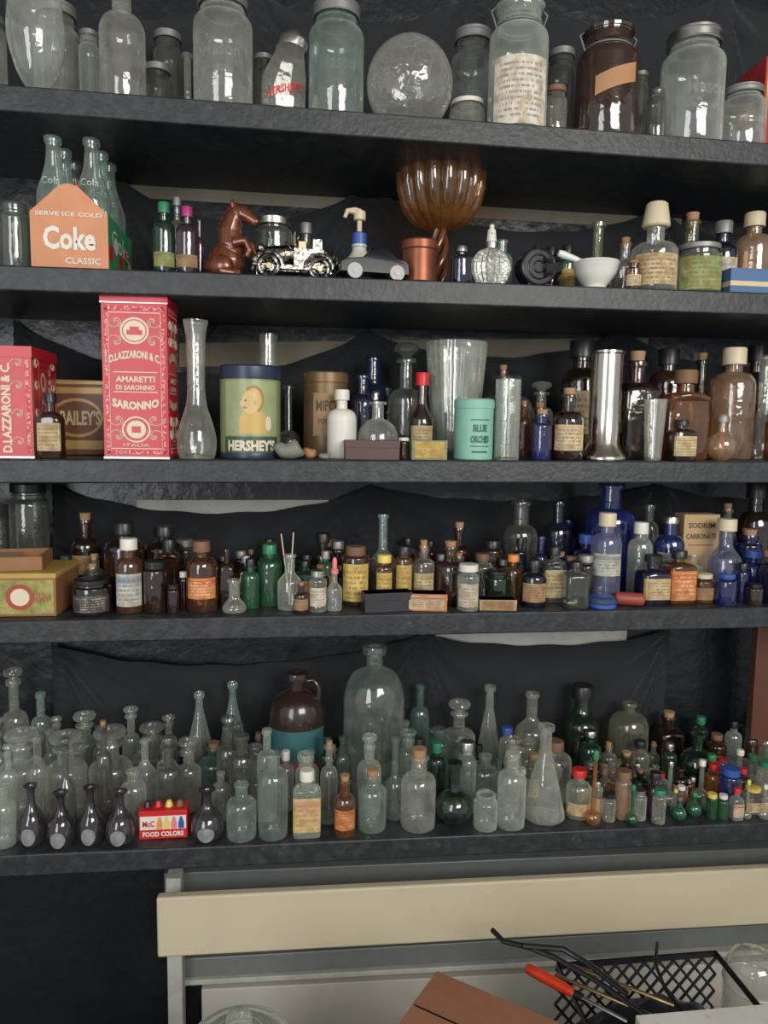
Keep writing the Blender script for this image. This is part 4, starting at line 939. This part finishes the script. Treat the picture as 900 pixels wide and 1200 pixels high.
# ================================================================== BELOW
ZL=.58; p=unz(280,1216,ZL); mb=MB(); g=glass('clear'); H=ZL-BZ+.04; R=.078
mb.lathe([(0,.006),(R*.8,0),(R*.9,.006),(R,H*.3),(R,H*.66),(R*.88,H*.74),(R*.9,H*.76)],g,44)
mb.lathe([(R*.98,H*.76),(R*1.0,H*.78),(R*.94,H*.80),(R*.72,H*.84),(R*.5,H*.86),(R*.25,H*.872),(R*.14,H*.88),(R*.12,H*.90),(R*.24,H*.94),(R*.22,H*.98),(0,H)],g,44)
for q in (1,.85,.66,.46,.3): mb.ring((0,0,H*(.877-.09*q*q)),R*q,.0016,pbr('glass_rim',(.40,.42,.40),.15,0,coat=.8),36)
mb.finish('glass_cookie_jar',(p.x,p.y,BZ+.0005))
kr=pbr('cardboard',(.27,.12,.06),.8,var=.12,bump=.1); ZT=.63
A=unz(512,1138,ZT); B=unz(655,1198,ZT); ab=(B-A); ab.z=0; L_=ab.length; ab.normalize(); ac=Vector((ab.y,-ab.x,0))
if ac.y>0: ac=-ac
mb=MB(); q=[A,A+ab*L_,A+ab*L_+ac*.16,A+ac*.16]
vs=[(v.x,v.y,BZ+.001) for v in q]+[(v.x,v.y,ZT) for v in q]
mb.add(vs,[(0,1,2,3),(0,1,5,4),(1,2,6,5),(2,3,7,6),(3,0,4,7)],kr)
mid0=q[0]+ac*.079; mid1=q[1]+ac*.079; mid2=q[0]+ac*.081; mid3=q[1]+ac*.081
mb.add([(v.x,v.y,ZT+h) for v,h in ((q[0],0),(q[1],0),(mid1,.003),(mid0,.003))],[(0,1,2,3)],kr); mb.add([(v.x,v.y,ZT+h) for v,h in ((mid2,.002),(mid3,.002),(q[2],0),(q[3],0))],[(0,1,2,3)],kr)
mb.finish('cardboard_box')
# large domed glass jar, right
R=.047; p=unp(882,1150,-.062); H=unp(882,1112,-.062).z-BZ; mb=MB(); xj=p.x
mb.lathe([(0,.006),(R*.85,0),(R,.008),(R,H*.6),(R*.99,H*.72),(R*.93,H*.84),(R*.78,H*.92),(R*.5,H*.965),(R*.2,H*.98),(R*.16,H*.985),(R*.2,H),(0,H)],g,36); mb.ring((0,0,H*.7),R*1.01,.002,MC['glass_rim'],36)
mb.finish('domed_glass_jar',(xj,-.062,BZ+.0005))
# crate
bk=pbr('black_plastic',(.012,.013,.015),.35); y0,y1=-.17,-.03; zt=unp(780,1118,y1).z; x0=unp(652,1125,y1).x; x1=xj-R-.004
mb=MB(); t=.004
bx(mb,x0,x1,y0,y1,BZ+.001,BZ+.005,bk)
for (a,b,c,d) in ((x0,x1,y0,y0+t),(x0,x1,y1-t,y1),(x0,x0+t,y0,y1),(x1-t,x1,y0,y1)):
    bx(mb,a,b,c,d,zt-.010,zt,bk); bx(mb,a,b,c,d,BZ+.005,BZ+.02,bk)
for yy in (y0+t/2,y1-t/2):
    for s_ in (1,-1):
        n=11; h=zt-BZ-.015
        for i in range(-10,n+10):
            a0=x0+(x1-x0)*i/n; a1=a0+h*.8*s_
            pa=Vector((a0,yy,BZ+.015)); pb=Vector((a1,yy,zt-.006))
            def cl(P,Q,X): tt=(X-P.x)/(Q.x-P.x); return P+(Q-P)*tt
            if min(a0,a1)>=x1 or max(a0,a1)<=x0: continue
            if pa.x<x0: pa=cl(pa,pb,x0)
            elif pa.x>x1: pa=cl(pa,pb,x1)
            if pb.x<x0: pb=cl(pa,pb,x0)
            elif pb.x>x1: pb=cl(pa,pb,x1)
            if (pb-pa).length>.004: mb.tube([pa,pb],.0026,bk,6)
mb.finish('plastic_crate')
mb=MB(); nx=24; vs=[]
for i in range(nx+1):
    for j in range(13):
        u=i/nx; v=j/12; vs.append((x0+.006+(x1-x0-.012)*u,y0+.006+(y1-y0-.012)*v,BZ+.02+(zt-BZ-.05)*(sin(pi*u)*sin(pi*v))**.35+.008*sin(u*23+v*7)*sin(v*17) if 0<i<nx and 0<j<12 else BZ+.02))
mb.add(vs,[(i*13+j,(i+1)*13+j,(i+1)*13+j+1,i*13+j+1) for i in range(nx) for j in range(12)],clothmat); mb.finish('dark_rag')
zs=zt+.0098; a=unz(617,1134,zs); b=unz(676,1166,zs); c=unz(735,1197,zs-.005); mb=MB()
d=(b-a); mb.tube([a,a+d*.04,a+d*.3,a+d*.75,a+d*.92,b],[.006,.0085,.0095,.0085,.007,.005],pbr('red_plastic',(.66,.05,.015),.3,coat=.3),12); mb.tube([a+d*.95,b+(c-b)*.12],[.0065,.0065],bk,10); mb.tube([b,c],.0028,pbr('steel',(.5,.5,.48),.3,1),8); mb.finish('screwdriver')
mb=MB()
P=[unz(577,1090,zs+.03),unz(590,1103,zs+.03),unz(620,1110,zs+.025),unz(650,1122,zs+.02),unz(700,1150,zs+.01),unz(760,1192,zs)]
mb.tube(P,.0045,bk,8); P=[unz(612,1108,zs+.03),unz(660,1112,zs+.025),unz(690,1130,zs+.02),unz(735,1165,zs+.01)]
mb.tube(P,.005,bk,8); mb.finish('bolt_cutter')
for (u0,v0,u1,v1) in ((650,1142,764,1190),(672,1132,790,1178)):
    mb=MB(); mb.tube([unz(u0,v0,zs-.004),unz(u1,v1,zs-.006)],.003,pbr('brass_rod',(.42,.30,.14),.35,.9),8); mb.finish('brass_rod')
mb=MB(); P=[unz(770,1105,zs),unz(768,1130,zs+.012),unz(780,1160,zs+.01),unz(800,1185,zs+.004)]; mb.tube(P,.003,bk,8); mb.finish('black_cable')
mb=MB(); zb=.655; A=unz(745,1190,zb); B=unz(930,1174,zb)
mb.add([(A.x,A.y,zb),(B.x,B.y,zb),(B.x,B.y-.12,zb-.02),(A.x,A.y-.12,zb-.02),(A.x,A.y,zb-.012),(B.x,B.y,zb-.012),(B.x,B.y-.12,zb-.032),(A.x,A.y-.12,zb-.032)],[(0,1,2,3),(7,6,5,4),(0,4,5,1),(1,5,6,2),(2,6,7,3),(3,7,4,0)],whitemat)
bx(mb,A.x+.01,A.x+.03,A.y-.11,min(A.y-.02,y0-.003),BZ,zb-.018,whitemat); bx(mb,B.x-.03,B.x-.01,B.y-.11,min(B.y-.02,y0-.003),BZ,zb-.018,whitemat)
mb.finish('white_tray_table')
# ================================================================== LIGHT
W=bpy.data.worlds.new('world'); bpy.context.scene.world=W; W.use_nodes=True; bg=W.node_tree.nodes['Background']; bg.inputs[0].default_value=(.94,.97,1,1); bg.inputs[1].default_value=.52
def area(name,loc,tgt,sx,sy,e,col):
    l=bpy.data.lights.new(name,'AREA'); l.shape='RECTANGLE'; l.size=sx; l.size_y=sy; l.energy=e; l.color=col
    o=bpy.data.objects.new(name,l); bpy.context.scene.collection.objects.link(o); o.location=loc
    o.rotation_euler=(Vector(tgt)-Vector(loc)).to_track_quat('-Z','Y').to_euler()
area('window_light',(1.1,-2.6,2.2),(.15,0,1.3),1.4,1.0,60,(1,.95,.87))
area('doorway_light',(-1.2,-2.4,1.7),(.0,0,1.3),.8,1.8,27,(.98,.98,1))
